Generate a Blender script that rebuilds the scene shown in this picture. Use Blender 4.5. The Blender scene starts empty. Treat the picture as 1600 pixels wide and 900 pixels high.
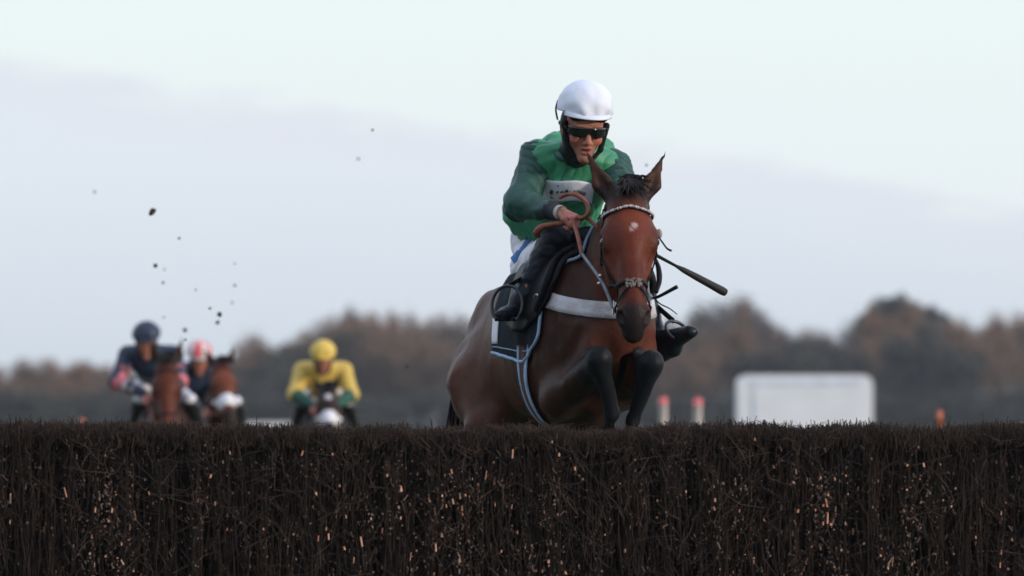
import bpy, math, random
import numpy as np
from mathutils import Vector
from mathutils.bvhtree import BVHTree
R = math.radians
scn = bpy.context.scene
COL = scn.collection
rng = np.random.default_rng(7)
random.seed(7)

# ------------------------------------------------------------------ camera
FOC, HOR, CZ = 200.0, 668.0, 1.36
K = 36.0 / FOC / 1600.0
cam_d = bpy.data.cameras.new('camera')
cam = bpy.data.objects.new('camera', cam_d)
COL.objects.link(cam)
cam.location = (0, 0, CZ)
cam.rotation_euler = (R(90), 0, 0)
cam_d.lens = FOC
cam_d.sensor_width = 36
cam_d.shift_y = (HOR - 450) / 1600.0
cam_d.clip_start = 0.5
cam_d.clip_end = 6000
cam_d.dof.use_dof = True
cam_d.dof.focus_distance = 24.4
cam_d.dof.aperture_fstop = 3.4
scn.camera = cam

def P(px, py, Y):
    return np.array([(px - 800) * K * Y, Y, CZ + (HOR - py) * K * Y])

# ------------------------------------------------------------------ world
SUN_EL = 13.0      # low winter sun, out to the right and a little behind the camera
sun_dir = Vector((math.sin(R(118)) * math.cos(R(SUN_EL)), math.cos(R(118)) * math.cos(R(SUN_EL)), math.sin(R(SUN_EL))))
world = bpy.data.worlds.new('World')
scn.world = world
world.use_nodes = True
nt = world.node_tree
nt.nodes.clear()
def N(t, **kw):
    n = nt.nodes.new(t)
    for k, v in kw.items(): setattr(n, k, v)
    return n
def L(a, b): nt.links.new(a, b)
def mth(op, a, b=None, c=None, clamp=False):
    n = nt.nodes.new('ShaderNodeMath'); n.operation = op; n.use_clamp = clamp
    for i, x in enumerate((a, b, c)):
        if x is None: continue
        if isinstance(x, (int, float)): n.inputs[i].default_value = x
        else: nt.links.new(x, n.inputs[i])
    return n.outputs[0]
def mix(fac, a, b):
    n = nt.nodes.new('ShaderNodeMix'); n.data_type = 'RGBA'
    if isinstance(fac, (int, float)): n.inputs[0].default_value = fac
    else: nt.links.new(fac, n.inputs[0])
    for i, x in ((6, a), (7, b)):
        if isinstance(x, (tuple, list)): n.inputs[i].default_value = (*x, 1)
        else: nt.links.new(x, n.inputs[i])
    return n.outputs[2]
sky = N('ShaderNodeTexSky', sky_type='NISHITA', sun_disc=False)
sky.sun_elevation = R(SUN_EL)
sky.sun_rotation = R(118)
sky.air_density = 1.0
sky.dust_density = 1.5
tc = N('ShaderNodeTexCoord')
sep = N('ShaderNodeSeparateXYZ'); L(tc.outputs['Generated'], sep.inputs[0])
X, Yd, Z = sep.outputs
az = mth('DIVIDE', X, mth('MAXIMUM', mth('ABSOLUTE', Yd), 0.05))
mp = N('ShaderNodeMapping'); mp.inputs['Scale'].default_value = (9, 9, 38)
L(tc.outputs['Generated'], mp.inputs[0])
no = N('ShaderNodeTexNoise'); no.inputs['Scale'].default_value = 2.2; no.inputs['Detail'].default_value = 6; no.inputs['Roughness'].default_value = .55
L(mp.outputs[0], no.inputs['Vector'])
no2 = N('ShaderNodeTexNoise'); no2.inputs['Scale'].default_value = 7.0; no2.inputs['Detail'].default_value = 5
L(mp.outputs[0], no2.inputs['Vector'])
nn = mth('ADD', mth('MULTIPLY', mth('SUBTRACT', no.outputs[0], .5), .022), mth('MULTIPLY', mth('SUBTRACT', no2.outputs[0], .5), .006))
edge = mth('ADD', mth('MULTIPLY', az, -.135), .0515)
dz = mth('SUBTRACT', mth('ADD', Z, nn), edge)
m_up = mth('SMOOTH_MIN', 1.0, mth('MAXIMUM', mth('DIVIDE', mth('ADD', dz, .0022), .0048), 0.0), .1)
SC = 10.0     # the background strength below is 0.1
def c10(r, g, b): return (r * SC, g * SC, b * SC)
low = mix(mth('DIVIDE', Z, .045, clamp=True), c10(.62, .70, .785), c10(.76, .83, .90))
low = mix(mth('MULTIPLY', no.outputs[0], .35, clamp=True), low, c10(.80, .83, .89))
high = mix(mth('DIVIDE', mth('SUBTRACT', Z, .045), .04, clamp=True), c10(.84, .91, .925), c10(.86, .965, .95))
rim = mth('SUBTRACT', 1.0, mth('MULTIPLY', mth('ABSOLUTE', mth('ADD', dz, .004)), 130.0), clamp=True)      # lavender lining of the bank's upper edge
low = mix(mth('MULTIPLY', rim, .3), low, c10(.80, .795, .875))
near = mix(m_up, low, high)
veil = mix(.65, sky.outputs[0], c10(1.25, 1.42, 1.75))
up = mth('DIVIDE', mth('SUBTRACT', Z, .10), .22, clamp=True)
fin = mix(up, near, veil)
bk = mth('DIVIDE', mth('ADD', Yd, .45), .8, clamp=True)      # the sky behind the camera is a duller overcast
fin = mix(bk, mix(.30, fin, c10(.10, .11, .13)), fin)
bg = N('ShaderNodeBackground'); bg.inputs['Strength'].default_value = .1
L(fin, bg.inputs['Color'])
wo = N('ShaderNodeOutputWorld'); L(bg.outputs[0], wo.inputs['Surface'])

sd = bpy.data.lights.new('sun', 'SUN')
sd.energy = 2.4
sd.angle = R(6)
sd.color = (1.0, .88, .76)
sun = bpy.data.objects.new('sun', sd)
COL.objects.link(sun)
sun.rotation_euler = (-sun_dir).to_track_quat('-Z', 'Y').to_euler()
sun.location = (10, -5, 12)

scn.view_settings.view_transform = 'Standard'
scn.view_settings.look = 'None'
scn.view_settings.gamma = 1
scn.view_settings.exposure = 0.0
scn.view_settings.use_curve_mapping = False
scn.cycles.use_denoising = True
scn.cycles.max_bounces = 6
scn.cycles.pixel_filter_type = 'BLACKMAN_HARRIS'
scn.cycles.filter_width = 1.6

# ------------------------------------------------------------------ materials
MATS = {}
def mat(name, c, rough=.7, c2=None, nscale=6.0, vcol=False, metal=0.0, spec=.5, bump=0.0, bscale=60.0, var=.25, sheen=0.0, stretch=(1, 1, 1), coat=0.0):
    if name in MATS: return MATS[name]
    m = bpy.data.materials.new(name); m.use_nodes = True
    t = m.node_tree; t.nodes.clear()
    def n(tp): return t.nodes.new(tp)
    o = n('ShaderNodeOutputMaterial'); b = n('ShaderNodeBsdfPrincipled')
    t.links.new(b.outputs[0], o.inputs[0])
    b.inputs['Roughness'].default_value = rough
    b.inputs['Metallic'].default_value = metal
    b.inputs['Specular IOR Level'].default_value = spec
    if sheen:
        b.inputs['Sheen Weight'].default_value = sheen; b.inputs['Sheen Roughness'].default_value = .4
    if coat: b.inputs['Coat Weight'].default_value = coat
    co = n('ShaderNodeTexCoord'); mp = n('ShaderNodeMapping'); mp.inputs['Scale'].default_value = stretch
    t.links.new(co.outputs['Object'], mp.inputs[0])
    no = n('ShaderNodeTexNoise'); no.inputs['Scale'].default_value = nscale; no.inputs['Detail'].default_value = 6
    t.links.new(mp.outputs[0], no.inputs['Vector'])
    mx = n('ShaderNodeMix'); mx.data_type = 'RGBA'
    if c2 is None:
        c2 = tuple(min(1, x * (1 + var)) for x in c); c = tuple(x * (1 - var) for x in c)
    mx.inputs[6].default_value = (*c, 1); mx.inputs[7].default_value = (*c2, 1)
    rp = n('ShaderNodeMapRange'); rp.inputs[1].default_value = .3; rp.inputs[2].default_value = .7
    t.links.new(no.outputs[0], rp.inputs[0]); t.links.new(rp.outputs[0], mx.inputs[0])
    src = mx.outputs[2]
    if vcol:
        a = n('ShaderNodeAttribute'); a.attribute_name = 'Col'
        mu = n('ShaderNodeMix'); mu.data_type = 'RGBA'; mu.blend_type = 'MULTIPLY'; mu.inputs[0].default_value = 1
        t.links.new(src, mu.inputs[6]); t.links.new(a.outputs['Color'], mu.inputs[7]); src = mu.outputs[2]
    t.links.new(src, b.inputs['Base Color'])
    if bump:
        nb = n('ShaderNodeTexNoise'); nb.inputs['Scale'].default_value = bscale; nb.inputs['Detail'].default_value = 4
        t.links.new(mp.outputs[0], nb.inputs['Vector'])
        bp = n('ShaderNodeBump'); bp.inputs['Strength'].default_value = bump; bp.inputs['Distance'].default_value = .01
        t.links.new(nb.outputs[0], bp.inputs['Height']); t.links.new(bp.outputs[0], b.inputs['Normal'])
    MATS[name] = m
    return m

M_coat = mat('horse_coat', (1, 1, 1), .46, vcol=True, nscale=7, var=.28, spec=.13, bump=.25, bscale=90)
M_skin = mat('skin', (1, 1, 1), .62, vcol=True, nscale=60, var=.22, bump=.35, bscale=110, spec=.35)
M_black = mat('black_leather', (.009, .009, .011), .5, var=.4, nscale=12, bump=.2, spec=.14)
M_boot = mat('boot_leather', (.009, .013, .021), .42, var=.4, nscale=10, bump=.25, bscale=25, spec=.25)
M_cloth_navy = mat('navy_saddle_cloth', (.009, .014, .021), .85, var=.4, nscale=10, bump=.3, spec=.15)
M_pipe = mat('pale_blue_piping', (.30, .42, .60), .7, var=.2, nscale=20)
M_white_band = mat('white_fleece_band', (.62, .62, .66), .9, c2=(.36, .31, .29), nscale=9, bump=.5, bscale=70)
M_white = mat('white_cloth', (.72, .72, .78), .85, var=.08, nscale=12, bump=.3, bscale=30)
M_steel = mat('steel', (.5, .5, .52), .3, metal=1, var=.2)
M_rein = mat('brown_rubber_rein', (.24, .065, .035), .6, var=.3, nscale=30, bump=.3, bscale=100)
M_rein_grey = mat('grey_rein', (.17, .19, .22), .55, var=.3, nscale=30)
M_brownstrap = mat('brown_elastic', (.10, .045, .03), .8, var=.3, nscale=30)
M_hoof = mat('hoof_horn', (.03, .026, .024), .5, var=.3)
M_mane = mat('mane_hair', (.010, .008, .008), .6, var=.4, spec=.2)
M_eye = mat('eye_dark', (.006, .004, .004), .08, var=.2, coat=.5)
M_green = mat('green_silk', (.05, .31, .155), .55, c2=(.028, .20, .10), nscale=7, bump=.45, bscale=16, sheen=.1)
M_dgreen = mat('dark_green_silk', (.006, .055, .042), .6, c2=(.014, .078, .060), nscale=7, bump=.5, bscale=16, sheen=.1)
M_ink = mat('ink_mark', (.03, .03, .035), .8)
M_inkgrey = mat('grey_ink_mark', (.16, .16, .18), .8)
M_blue = mat('blue_print', (.06, .17, .42), .8, var=.2)
M_lens = mat('goggle_lens', (.004, .004, .005), .12, coat=.4)
M_wood = mat('wood_twig_dark', (.008, .006, .005), .8, c2=(.032, .021, .016), nscale=11, spec=.2)

# ------------------------------------------------------------------ object helpers
def tag(o, label=None, cat=None, group=None, kind=None):
    if label: o['label'] = label
    if cat: o['category'] = cat
    if group: o['group'] = group
    if kind: o['kind'] = kind
    return o
def empty(name, loc, rz=0.0):
    o = bpy.data.objects.new(name, None); COL.objects.link(o)
    o.location = tuple(float(x) for x in loc); o.rotation_euler = (0, 0, rz); o.empty_display_size = .2
    return o
def link(name, V, F, m, parent=None, origin=(0, 0, 0), smooth=True, col=None, mats=None, midx=None):
    me = bpy.data.meshes.new(name)
    V = np.asarray(V, dtype=float) - np.asarray(origin, dtype=float)
    me.from_pydata(V.tolist(), [], [list(map(int, f)) for f in F])
    if col is not None:
        a = me.color_attributes.new('Col', 'FLOAT_COLOR', 'POINT')
        c = np.ones((len(V), 4), dtype=np.float32); c[:, :3] = col
        a.data.foreach_set('color', c.ravel())
    if smooth: me.polygons.foreach_set('use_smooth', [True] * len(me.polygons))
    for x in (mats or [m]): me.materials.append(x)
    if midx is not None: me.polygons.foreach_set('material_index', [int(i) for i in midx])
    me.update()
    o = bpy.data.objects.new(name, me); COL.objects.link(o)
    if parent is not None: o.parent = parent
    return o
def nrm(v):
    v = np.asarray(v, float); return v / (np.linalg.norm(v) + 1e-12)

# value noise in numpy
_tab = np.random.default_rng(3).random((32, 32, 32))
def vnoise(p):
    i = np.floor(p).astype(int); f = p - i; f = f * f * (3 - 2 * f)
    def g(a, b, c): return _tab[(i[:, 0] + a) % 32, (i[:, 1] + b) % 32, (i[:, 2] + c) % 32]
    x, y, z = f.T
    r = 0
    for a in (0, 1):
        for b in (0, 1):
            for c in (0, 1):
                r = r + g(a, b, c) * (x if a else 1 - x) * (y if b else 1 - y) * (z if c else 1 - z)
    return r - .5

# ---- signed distance modelling, meshed by surface nets
def cone(a, b, ra, rb, k=.03, sq=None, f=1.0, op='+'):
    return dict(t='c', a=np.asarray(a, float), b=np.asarray(b, float), ra=ra, rb=rb, k=k, n=None if sq is None else nrm(sq), f=f, op=op)
def ell(c, r, ax=None, k=.03, op='+'):
    A = np.eye(3) if ax is None else np.array([nrm(x) for x in ax])
    return dict(t='e', c=np.asarray(c, float), r=np.asarray(r, float), A=A, k=k, op=op)
def prim_bb(p):
    if p['t'] == 'c':
        m = max(p['ra'], p['rb']) * max(1, p['f']) + p['k']
        return np.minimum(p['a'], p['b']) - m, np.maximum(p['a'], p['b']) + m
    m = np.sqrt(((p['A'] * p['r'][:, None]) ** 2).sum(0)) + p['k']
    return p['c'] - m, p['c'] + m
def sdf(prims, vox, smooth=0):
    lo = np.min([prim_bb(p)[0] for p in prims if p['op'] == '+'], axis=0) - 4 * vox
    hi = np.max([prim_bb(p)[1] for p in prims if p['op'] == '+'], axis=0) + 4 * vox
    n = np.ceil((hi - lo) / vox).astype(int) + 1
    Fd = np.full(n, 1.0, dtype=np.float32)
    ax = [lo[i] + vox * np.arange(n[i]) for i in range(3)]
    for p in prims:
        l, h = prim_bb(p)
        i0 = np.clip(np.floor((l - lo) / vox).astype(int) - 3, 0, n - 1)
        i1 = np.clip(np.ceil((h - lo) / vox).astype(int) + 4, 1, n)
        s = tuple(slice(i0[i], i1[i]) for i in range(3))
        if any(i1[i] <= i0[i] for i in range(3)): continue
        G = np.stack(np.meshgrid(*[ax[i][s[i]] for i in range(3)], indexing='ij'), -1)
        if p['t'] == 'c':
            q = G - p['a']; b = p['b'] - p['a']
            if p['n'] is not None:
                g = 1 / p['f'] - 1
                q = q + (q @ p['n'])[..., None] * p['n'] * g
                b = b + (b @ p['n']) * p['n'] * g
            hh = np.clip((q @ b) / (b @ b + 1e-12), 0, 1)
            d = np.linalg.norm(q - hh[..., None] * b, axis=-1) - (p['ra'] + (p['rb'] - p['ra']) * hh)
            if p['n'] is not None and p['f'] < 1: d = d * (.5 + .5 * p['f'])
        else:
            q = (G - p['c']) @ p['A'].T
            k0 = np.linalg.norm(q / p['r'], axis=-1); k1 = np.linalg.norm(q / p['r'] ** 2, axis=-1)
            d = k0 * (k0 - 1) / (k1 + 1e-9)
        c = Fd[s]; k = p['k']
        if p['op'] == '+':
            t = np.clip(.5 + .5 * (c - d) / k, 0, 1)
            Fd[s] = c + (d - c) * t - k * t * (1 - t)
        else:
            t = np.clip(.5 - .5 * (c + d) / k, 0, 1)
            Fd[s] = c + (-d - c) * t + k * t * (1 - t)
    return nets(Fd, lo, vox, smooth)
def nets(Fd, lo, vox, smooth):
    S = Fd < 0
    c = np.zeros(tuple(np.array(Fd.shape) - 1), dtype=np.int8)
    sl = lambda a, d: slice(a, d - 1 + a)
    for a in (0, 1):
        for b in (0, 1):
            for e in (0, 1):
                c += S[sl(a, Fd.shape[0]), sl(b, Fd.shape[1]), sl(e, Fd.shape[2])]
    act = np.argwhere((c > 0) & (c < 8))
    idx = -np.ones(c.shape, dtype=np.int64); idx[tuple(act.T)] = np.arange(len(act))
    acc = np.zeros((len(act), 3)); cnt = np.zeros(len(act))
    for axis in range(3):
        o1, o2 = [i for i in range(3) if i != axis]
        for a in (0, 1):
            for b in (0, 1):
                off = np.zeros(3, int); off[o1] = a; off[o2] = b
                p0 = act + off; p1 = p0.copy(); p1[:, axis] += 1
                f0 = Fd[tuple(p0.T)]; f1 = Fd[tuple(p1.T)]
                cr = (f0 < 0) != (f1 < 0)
                t = f0[cr] / (f0[cr] - f1[cr])
                pos = np.tile(off.astype(float), (cr.sum(), 1)); pos[:, axis] = t
                acc[cr] += pos; cnt[cr] += 1
    V = lo + vox * (act + acc / cnt[:, None])
    FF = []
    for axis in range(3):
        o1, o2 = (axis + 1) % 3, (axis + 2) % 3
        s0 = [slice(None)] * 3; s1 = [slice(None)] * 3
        s0[axis] = slice(0, -1); s1[axis] = slice(1, None)
        for o in (o1, o2): s0[o] = slice(1, -1); s1[o] = slice(1, -1)
        A, B = S[tuple(s0)], S[tuple(s1)]
        for flip in (0, 1):
            e = np.argwhere((A & ~B) if not flip else (~A & B))
            for o in (o1, o2): e[:, o] += 1
            q = []
            for da, db in ((-1, -1), (0, -1), (0, 0), (-1, 0)):
                z = e.copy(); z[:, o1] += da; z[:, o2] += db
                q.append(idx[tuple(z.T)])
            q = np.stack(q, 1)
            FF.append(q[:, ::-1] if flip else q)
    F = np.concatenate(FF)
    F = F[(F >= 0).all(1)]
    for _ in range(smooth): V = lap(V, F)
    return V, F
def lap(V, F, w=.5):
    s = np.zeros_like(V); n = np.zeros(len(V))
    for i in range(4):
        a, b = F[:, i], F[:, (i + 1) % 4]
        for x, y in ((a, b), (b, a)):
            for ch in range(3): s[:, ch] += np.bincount(x, V[y, ch], len(V))
            n += np.bincount(x, minlength=len(V))
    return V * (1 - w) + w * s / np.maximum(n, 1)[:, None]
def vnormals(V, F):
    n = np.cross(V[F[:, 2]] - V[F[:, 0]], V[F[:, 3]] - V[F[:, 1]])
    o = np.zeros_like(V)
    for i in range(4):
        for ch in range(3): o[:, ch] += np.bincount(F[:, i], n[:, ch], len(V))
    return o / (np.linalg.norm(o, axis=1)[:, None] + 1e-12)
def bvh_of(V, F): return BVHTree.FromPolygons([tuple(v) for v in V], [tuple(map(int, f)) for f in F])
def segd(V, a, b):
    b = b - a; q = V - a; h = np.clip(q @ b / (b @ b + 1e-12), 0, 1)
    return np.linalg.norm(q - h[:, None] * b, axis=1), h
def sstep(x, a, b):
    t = np.clip((x - a) / (b - a), 0, 1); return t * t * (3 - 2 * t)

# ---- straps, tubes
def smooth_path(pts, n=24):
    pts = np.asarray(pts, float)
    if len(pts) < 3: 
        t = np.linspace(0, 1, n)[:, None]; return pts[0] * (1 - t) + pts[-1] * t
    q = np.vstack([2 * pts[0] - pts[1], pts, 2 * pts[-1] - pts[-2]])
    out = []; m = max(2, n // (len(pts) - 1))
    for i in range(1, len(q) - 2):
        for t in np.linspace(0, 1, m, endpoint=False):
            a, b, c, d = q[i - 1], q[i], q[i + 1], q[i + 2]
            out.append(.5 * ((2 * b) + (-a + c) * t + (2 * a - 5 * b + 4 * c - d) * t * t + (-a + 3 * b - 3 * c + d) * t ** 3))
    out.append(pts[-1])
    return np.array(out)
def tube_geo(pts, r, sides=8, closed=False):
    pts = np.asarray(pts, float); n = len(pts)
    r = np.full(n, r) if np.isscalar(r) else np.interp(np.linspace(0, 1, n), np.linspace(0, 1, len(r)), r)
    T = np.gradient(pts, axis=0); V = []; up = np.array([0, 0, 1.0])
    t0 = nrm(T[0]); a = np.cross(t0, up); a = nrm(a if np.linalg.norm(a) > .1 else np.cross(t0, [1, 0, 0]))
    for i in range(n):
        t = nrm(T[i]); a = nrm(a - t * (a @ t)); b = np.cross(t, a)
        for s in range(sides):
            th = 2 * math.pi * s / sides
            V.append(pts[i] + r[i] * (math.cos(th) * a + math.sin(th) * b))
    F = []
    for i in range(n - 1):
        for s in range(sides):
            F.append((i * sides + s, (i + 1) * sides + s, (i + 1) * sides + (s + 1) % sides, i * sides + (s + 1) % sides))
    F.append(tuple(range(sides))[::-1] if sides > 2 else ()); F.append(tuple((n - 1) * sides + s for s in range(sides)))
    return np.array(V), F
def snap_path(bvh, pts, off, n=40, it=2):
    p = smooth_path(pts, n); out = []; nr = []
    for x in p:
        l, nn_, _, _ = bvh.find_nearest(Vector(x))
        out.append(np.array(l) + np.array(nn_) * off); nr.append(np.array(nn_))
    out = np.array(out); nr = np.array(nr)
    for _ in range(it):
        out[1:-1] = .5 * out[1:-1] + .25 * (out[:-2] + out[2:]); nr[1:-1] = .5 * nr[1:-1] + .25 * (nr[:-2] + nr[2:])
    return out, nr
def ribbon_geo(p, nr, w, th=.004):
    n = len(p); T = np.gradient(p, axis=0); V = []
    for i in range(n):
        s = nrm(np.cross(nrm(T[i]), nrm(nr[i]))); u = nrm(nr[i])
        for a, b in ((-.5, 0), (-.46, 1), (0, 1.15), (.46, 1), (.5, 0), (0, -.6)):
            V.append(p[i] + s * a * w + u * b * th)
    F = []; m = 6
    for i in range(n - 1):
        for s in range(m): F.append((i * m + s, (i + 1) * m + s, (i + 1) * m + (s + 1) % m, i * m + (s + 1) % m))
    F.append(tuple(range(m))[::-1]); F.append(tuple((n - 1) * m + s for s in range(m)))
    return np.array(V), F
def merge(gs):
    V, F, o = [], [], 0
    for v, f in gs:
        V.append(np.asarray(v)); F += [tuple(int(i) + o for i in q) for q in f]; o += len(v)
    return np.vstack(V), F
def grid_shell(pts, nr, th):          # pts (a,b,3): a sheet with thickness
    a, b = pts.shape[:2]
    V = np.vstack([pts.reshape(-1, 3), (pts - nr * th).reshape(-1, 3)]); o = a * b; F = []
    for i in range(a - 1):
        for j in range(b - 1):
            q = (i * b + j, (i + 1) * b + j, (i + 1) * b + j + 1, i * b + j + 1)
            F.append(q); F.append(tuple(x + o for x in q[::-1]))
    rim = [i * b for i in range(a)] + [(a - 1) * b + j for j in range(1, b)] + [i * b + b - 1 for i in range(a - 2, -1, -1)] + [j for j in range(b - 2, 0, -1)]
    for i in range(len(rim)):
        x, y = rim[i], rim[(i + 1) % len(rim)]
        F.append((x, x + o, y + o, y))
    return V, F
def sphere_geo(c, r, ax=None, n=10, m=14):
    A = np.eye(3) if ax is None else np.array([nrm(x) for x in ax]); r = np.ones(3) * r; V = []; F = []
    for i in range(n + 1):
        for j in range(m):
            t = math.pi * i / n; p = 2 * math.pi * j / m
            l = np.array([math.sin(t) * math.cos(p), math.sin(t) * math.sin(p), math.cos(t)]) * r
            V.append(np.asarray(c) + l @ A)
    for i in range(n):
        for j in range(m): F.append((i * m + j, (i + 1) * m + j, (i + 1) * m + (j + 1) % m, i * m + (j + 1) % m))
    return np.array(V), F
def box_geo(lo, hi, bev=0):
    x0, y0, z0 = lo; x1, y1, z1 = hi
    V = [(x0, y0, z0), (x1, y0, z0), (x1, y1, z0), (x0, y1, z0), (x0, y0, z1), (x1, y0, z1), (x1, y1, z1), (x0, y1, z1)]
    return np.array(V, float), [(0, 3, 2, 1), (4, 5, 6, 7), (0, 1, 5, 4), (1, 2, 6, 5), (2, 3, 7, 6), (3, 0, 4, 7)]

# ------------------------------------------------------------------ horse
def make_horse(J, label, group=None, vox=.011, tack=True):
    O = np.array([J['O'][0], J['O'][1], 0.0]); ps = R(J['psi'])
    f = np.array([math.sin(ps), -math.cos(ps), 0]); q = np.array([math.cos(ps), math.sin(ps), 0]); zz = np.array([0, 0, 1.0])
    def B(s, l, z): return O - f * s + q * l + zz * z
    T = J['trunk']
    def tr(s):
        a = np.array(T); return np.interp(s, a[:, 0], a[:, 1]), np.interp(s, a[:, 0], a[:, 2]), np.interp(s, a[:, 0], a[:, 3])
    pr = []
    for a, b in zip(T[:-1], T[1:]):
        w = (a[3] + b[3]) / (a[2] + b[2])
        pr.append(cone(B(a[0], 0, a[1]), B(b[0], 0, b[1]), a[2], b[2], .07, q, w))
    def zc(s): return tr(s)[0]
    # shoulder, pectorals, haunch, withers
    for sd_ in (-1, 1):
        pr.append(ell(B(.24, sd_ * .15, zc(.24) + .04), (.15, .085, .27), (f, q, zz), .07))
        pr.append(ell(B(.10, sd_ * .10, zc(.1) - .10), (.11, .105, .17), (f, q, zz), .05))
        pr.append(ell(B(1.20, sd_ * J.get('hau', .115), zc(1.22) - J.get('hz', .07)), (.25, J.get('hr', .105), .25), (f, q, zz), .08))
        pr.append(ell(B(1.40, sd_ * .09, zc(1.42) - .10), (.15, .10, .20), (f, q, zz), .06))
    pr.append(cone(B(.35, 0, zc(.35) + .25), B(.62, 0, zc(.6) + .28), .07, .07, .09, q, .7))
    # neck
    poll = np.asarray(J['poll'], float)
    u = nrm(J['u']); w = np.asarray(J['w'], float); w = nrm(w - u * (w @ u)); v = nrm(np.cross(u, w)); hs = J.get('hs', 1.0)
    if v @ q < 0: v = -v
    su = J.get('su', 1.0)
    def H(a, b, c): return poll + (u * a * su + v * b + w * c) * hs
    nb1 = B(.30, 0, zc(.3) + .12); nb2 = B(.12, 0, zc(.12) + .10)
    ne1 = H(.03, 0, -.05); ne2 = H(.14, 0, -.15)
    nm = (nb1 + ne1) / 2 + zz * .035; nm2 = (nb2 + ne2) / 2 + np.array([0, .02, -.02])
    pr += [cone(nb1, nm, .20, .125, .08, v, .6), cone(nm, ne1, .125, .08, .06, v, .68),
           cone(nb2, nm2, .19, .125, .08, v, .7), cone(nm2, ne2, .125, .085, .06, v, .72)]
    # head
    pr += [cone(H(.03, 0, -.035), H(.20, 0, -.035), .078 * hs, .088 * hs, .03),
           ell(H(.17, 0, -.03), np.array((.12, .102, .07)) * hs, (u, v, w), .03),
           cone(H(.20, 0, -.015), H(.50, 0, -.015), .066 * hs, .047 * hs, .035, v, .96),
           cone(H(.20, 0, -.09), H(.50, 0, -.05), .085 * hs, .05 * hs, .04, v, .72),
           ell(H(.52, 0, -.035), np.array((.085, .056, .06)) * hs, (u, v, w), .03),
           ell(H(.585, 0, -.055), np.array((.05, .045, .045)) * hs, (u, v, w), .02),
           ell(H(.565, 0, -.095), np.array((.04, .032, .03)) * hs, (u, v, w), .012)]
    for s_ in (-1, 1):
        pr += [ell(H(.24, s_ * .058, -.125), np.array((.115, .032, .10)) * hs, (u, v, w), .035),
               ell(H(.195, s_ * .094, -.018), np.array((.05, .022, .03)) * hs, (u, v, w), .018),
               cone(H(.24, s_ * .087, -.055), H(.37, s_ * .05, -.045), .016 * hs, .008 * hs, .02),
               ell(H(.535, s_ * .045, -.018), np.array((.042, .024, .034)) * hs, (u, v, w), .015),
               ell(H(.55, s_ * .052, -.003), np.array((.026, .013, .015)) * hs, (u + v * s_ * .25, v, w), .008, '-'),
               ell(H(.205, s_ * .112, -.016), np.array((.023, .011, .018)) * hs, (u, v, w), .008, '-')]
        # ears
        e0 = H(.0 + .01, s_ * .052, -.03); et = H(-.185, s_ * J.get('earsplay', .125), .0 + J.get('earfwd', .01))
        em = (e0 + et) / 2 + v * s_ * .012
        ea = nrm(et - e0); en = nrm(w + v * s_ * .35); en = nrm(en - ea * (en @ ea))
        e1 = e0 + (et - e0) * .35 + v * s_ * .01
        pr += [cone(e0, e1, .030 * hs, .040 * hs, .022, en, .62), cone(e1, et, .040 * hs, .010, .012, en, .5)]
        pr.append(ell(e1 + en * .022 + ea * .012, np.array((.062, .017, .016)) * hs, (ea, np.cross(ea, en), en), .010, '-'))
    pr.append(cone(H(.30, 0, -.012), H(.46, 0, -.004), .03 * hs, .026 * hs, .03))
    # legs
    blk = []
    for lg in J['legs']:
        j = [np.asarray(x, float) for x in lg['j']]; r = lg['r']
        sq = None
        for i in range(len(j) - 1):
            if i == len(j) - 3 and len(j) >= 4:
                rc = min(r[i], r[i + 1]) * .74; m1 = j[i] + (j[i + 1] - j[i]) * .30; m2 = j[i] + (j[i + 1] - j[i]) * .80
                pr += [cone(j[i], m1, r[i] * .84, rc, .02), cone(m1, m2, rc, rc, .02), cone(m2, j[i + 1], rc, r[i + 1], .02)]
            elif i == 0: pr.append(cone(j[i], j[i + 1], r[i], r[i + 1] * .86, .045))
            else: pr.append(cone(j[i], j[i + 1], r[i] * .86, r[i + 1] * .92, .022))
            if i > 0:
                dn = nrm(j[i + 1] - j[i]); a1 = nrm(np.cross(dn, f)); a2 = np.cross(dn, a1)
                pr.append(ell(j[i] + dn * r[i] * .25, (r[i] * 1.0, r[i] * .86, r[i] * 1.22), (a1, a2, dn), .02))
        blk.append((lg, j))
    # grooves that draw the muscles
    for sd_ in (-1, 1):
        g_ = lambda s_, l_, z_: B(s_, sd_ * l_, zc(s_) + z_)
        pr += [cone(g_(.44, .285, .16), g_(.43, .285, -.26), .026, .036, .05, op='-'), cone(g_(.14, .225, .20), g_(.06, .235, -.02), .020, .022, .045, op='-'),
               cone(g_(.05, .20, -.05), g_(.16, .25, -.20), .018, .022, .045, op='-'), cone(g_(1.0, .26, .0), g_(1.02, .26, -.22), .02, .03, .06, op='-'), cone(g_(.24, .255, .12), g_(.20, .26, -.08), .010, .012, .05, op='-')]
    pr.append(cone(B(-.035, 0, zc(0) + .05), B(.0, 0, zc(0) - .26), .016, .022, .045, op='-'))
    V, F = sdf(pr, vox, 2)
    nn0 = vnormals(V, F); far_ = sstep(np.linalg.norm(V - H(.3, 0, -.05), axis=1), .38, .5); Vs = V * np.array([1, 1, .55])
    V = V - nn0 * (np.abs(vnoise(Vs * 7.5)) * .028 + np.abs(vnoise(Vs * 17 + 5)) * .008)[:, None] * far_[:, None] - nn0 * (np.abs(vnoise(V * 26 + 9)) * .0045)[:, None] * (1 - far_[:, None])
    # colour
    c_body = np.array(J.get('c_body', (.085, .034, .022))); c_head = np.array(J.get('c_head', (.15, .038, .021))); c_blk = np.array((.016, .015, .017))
    n_ = vnoise(V * 4) + .5 * vnoise(V * 11)
    hd = sstep((V - poll) @ u, -.02, .12) * sstep(-((V - H(.3, 0, 0)) ** 2).sum(1), -.45 ** 2, -.30 ** 2)
    C = c_body * (1 - hd[:, None]) + c_head * hd[:, None]
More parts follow.
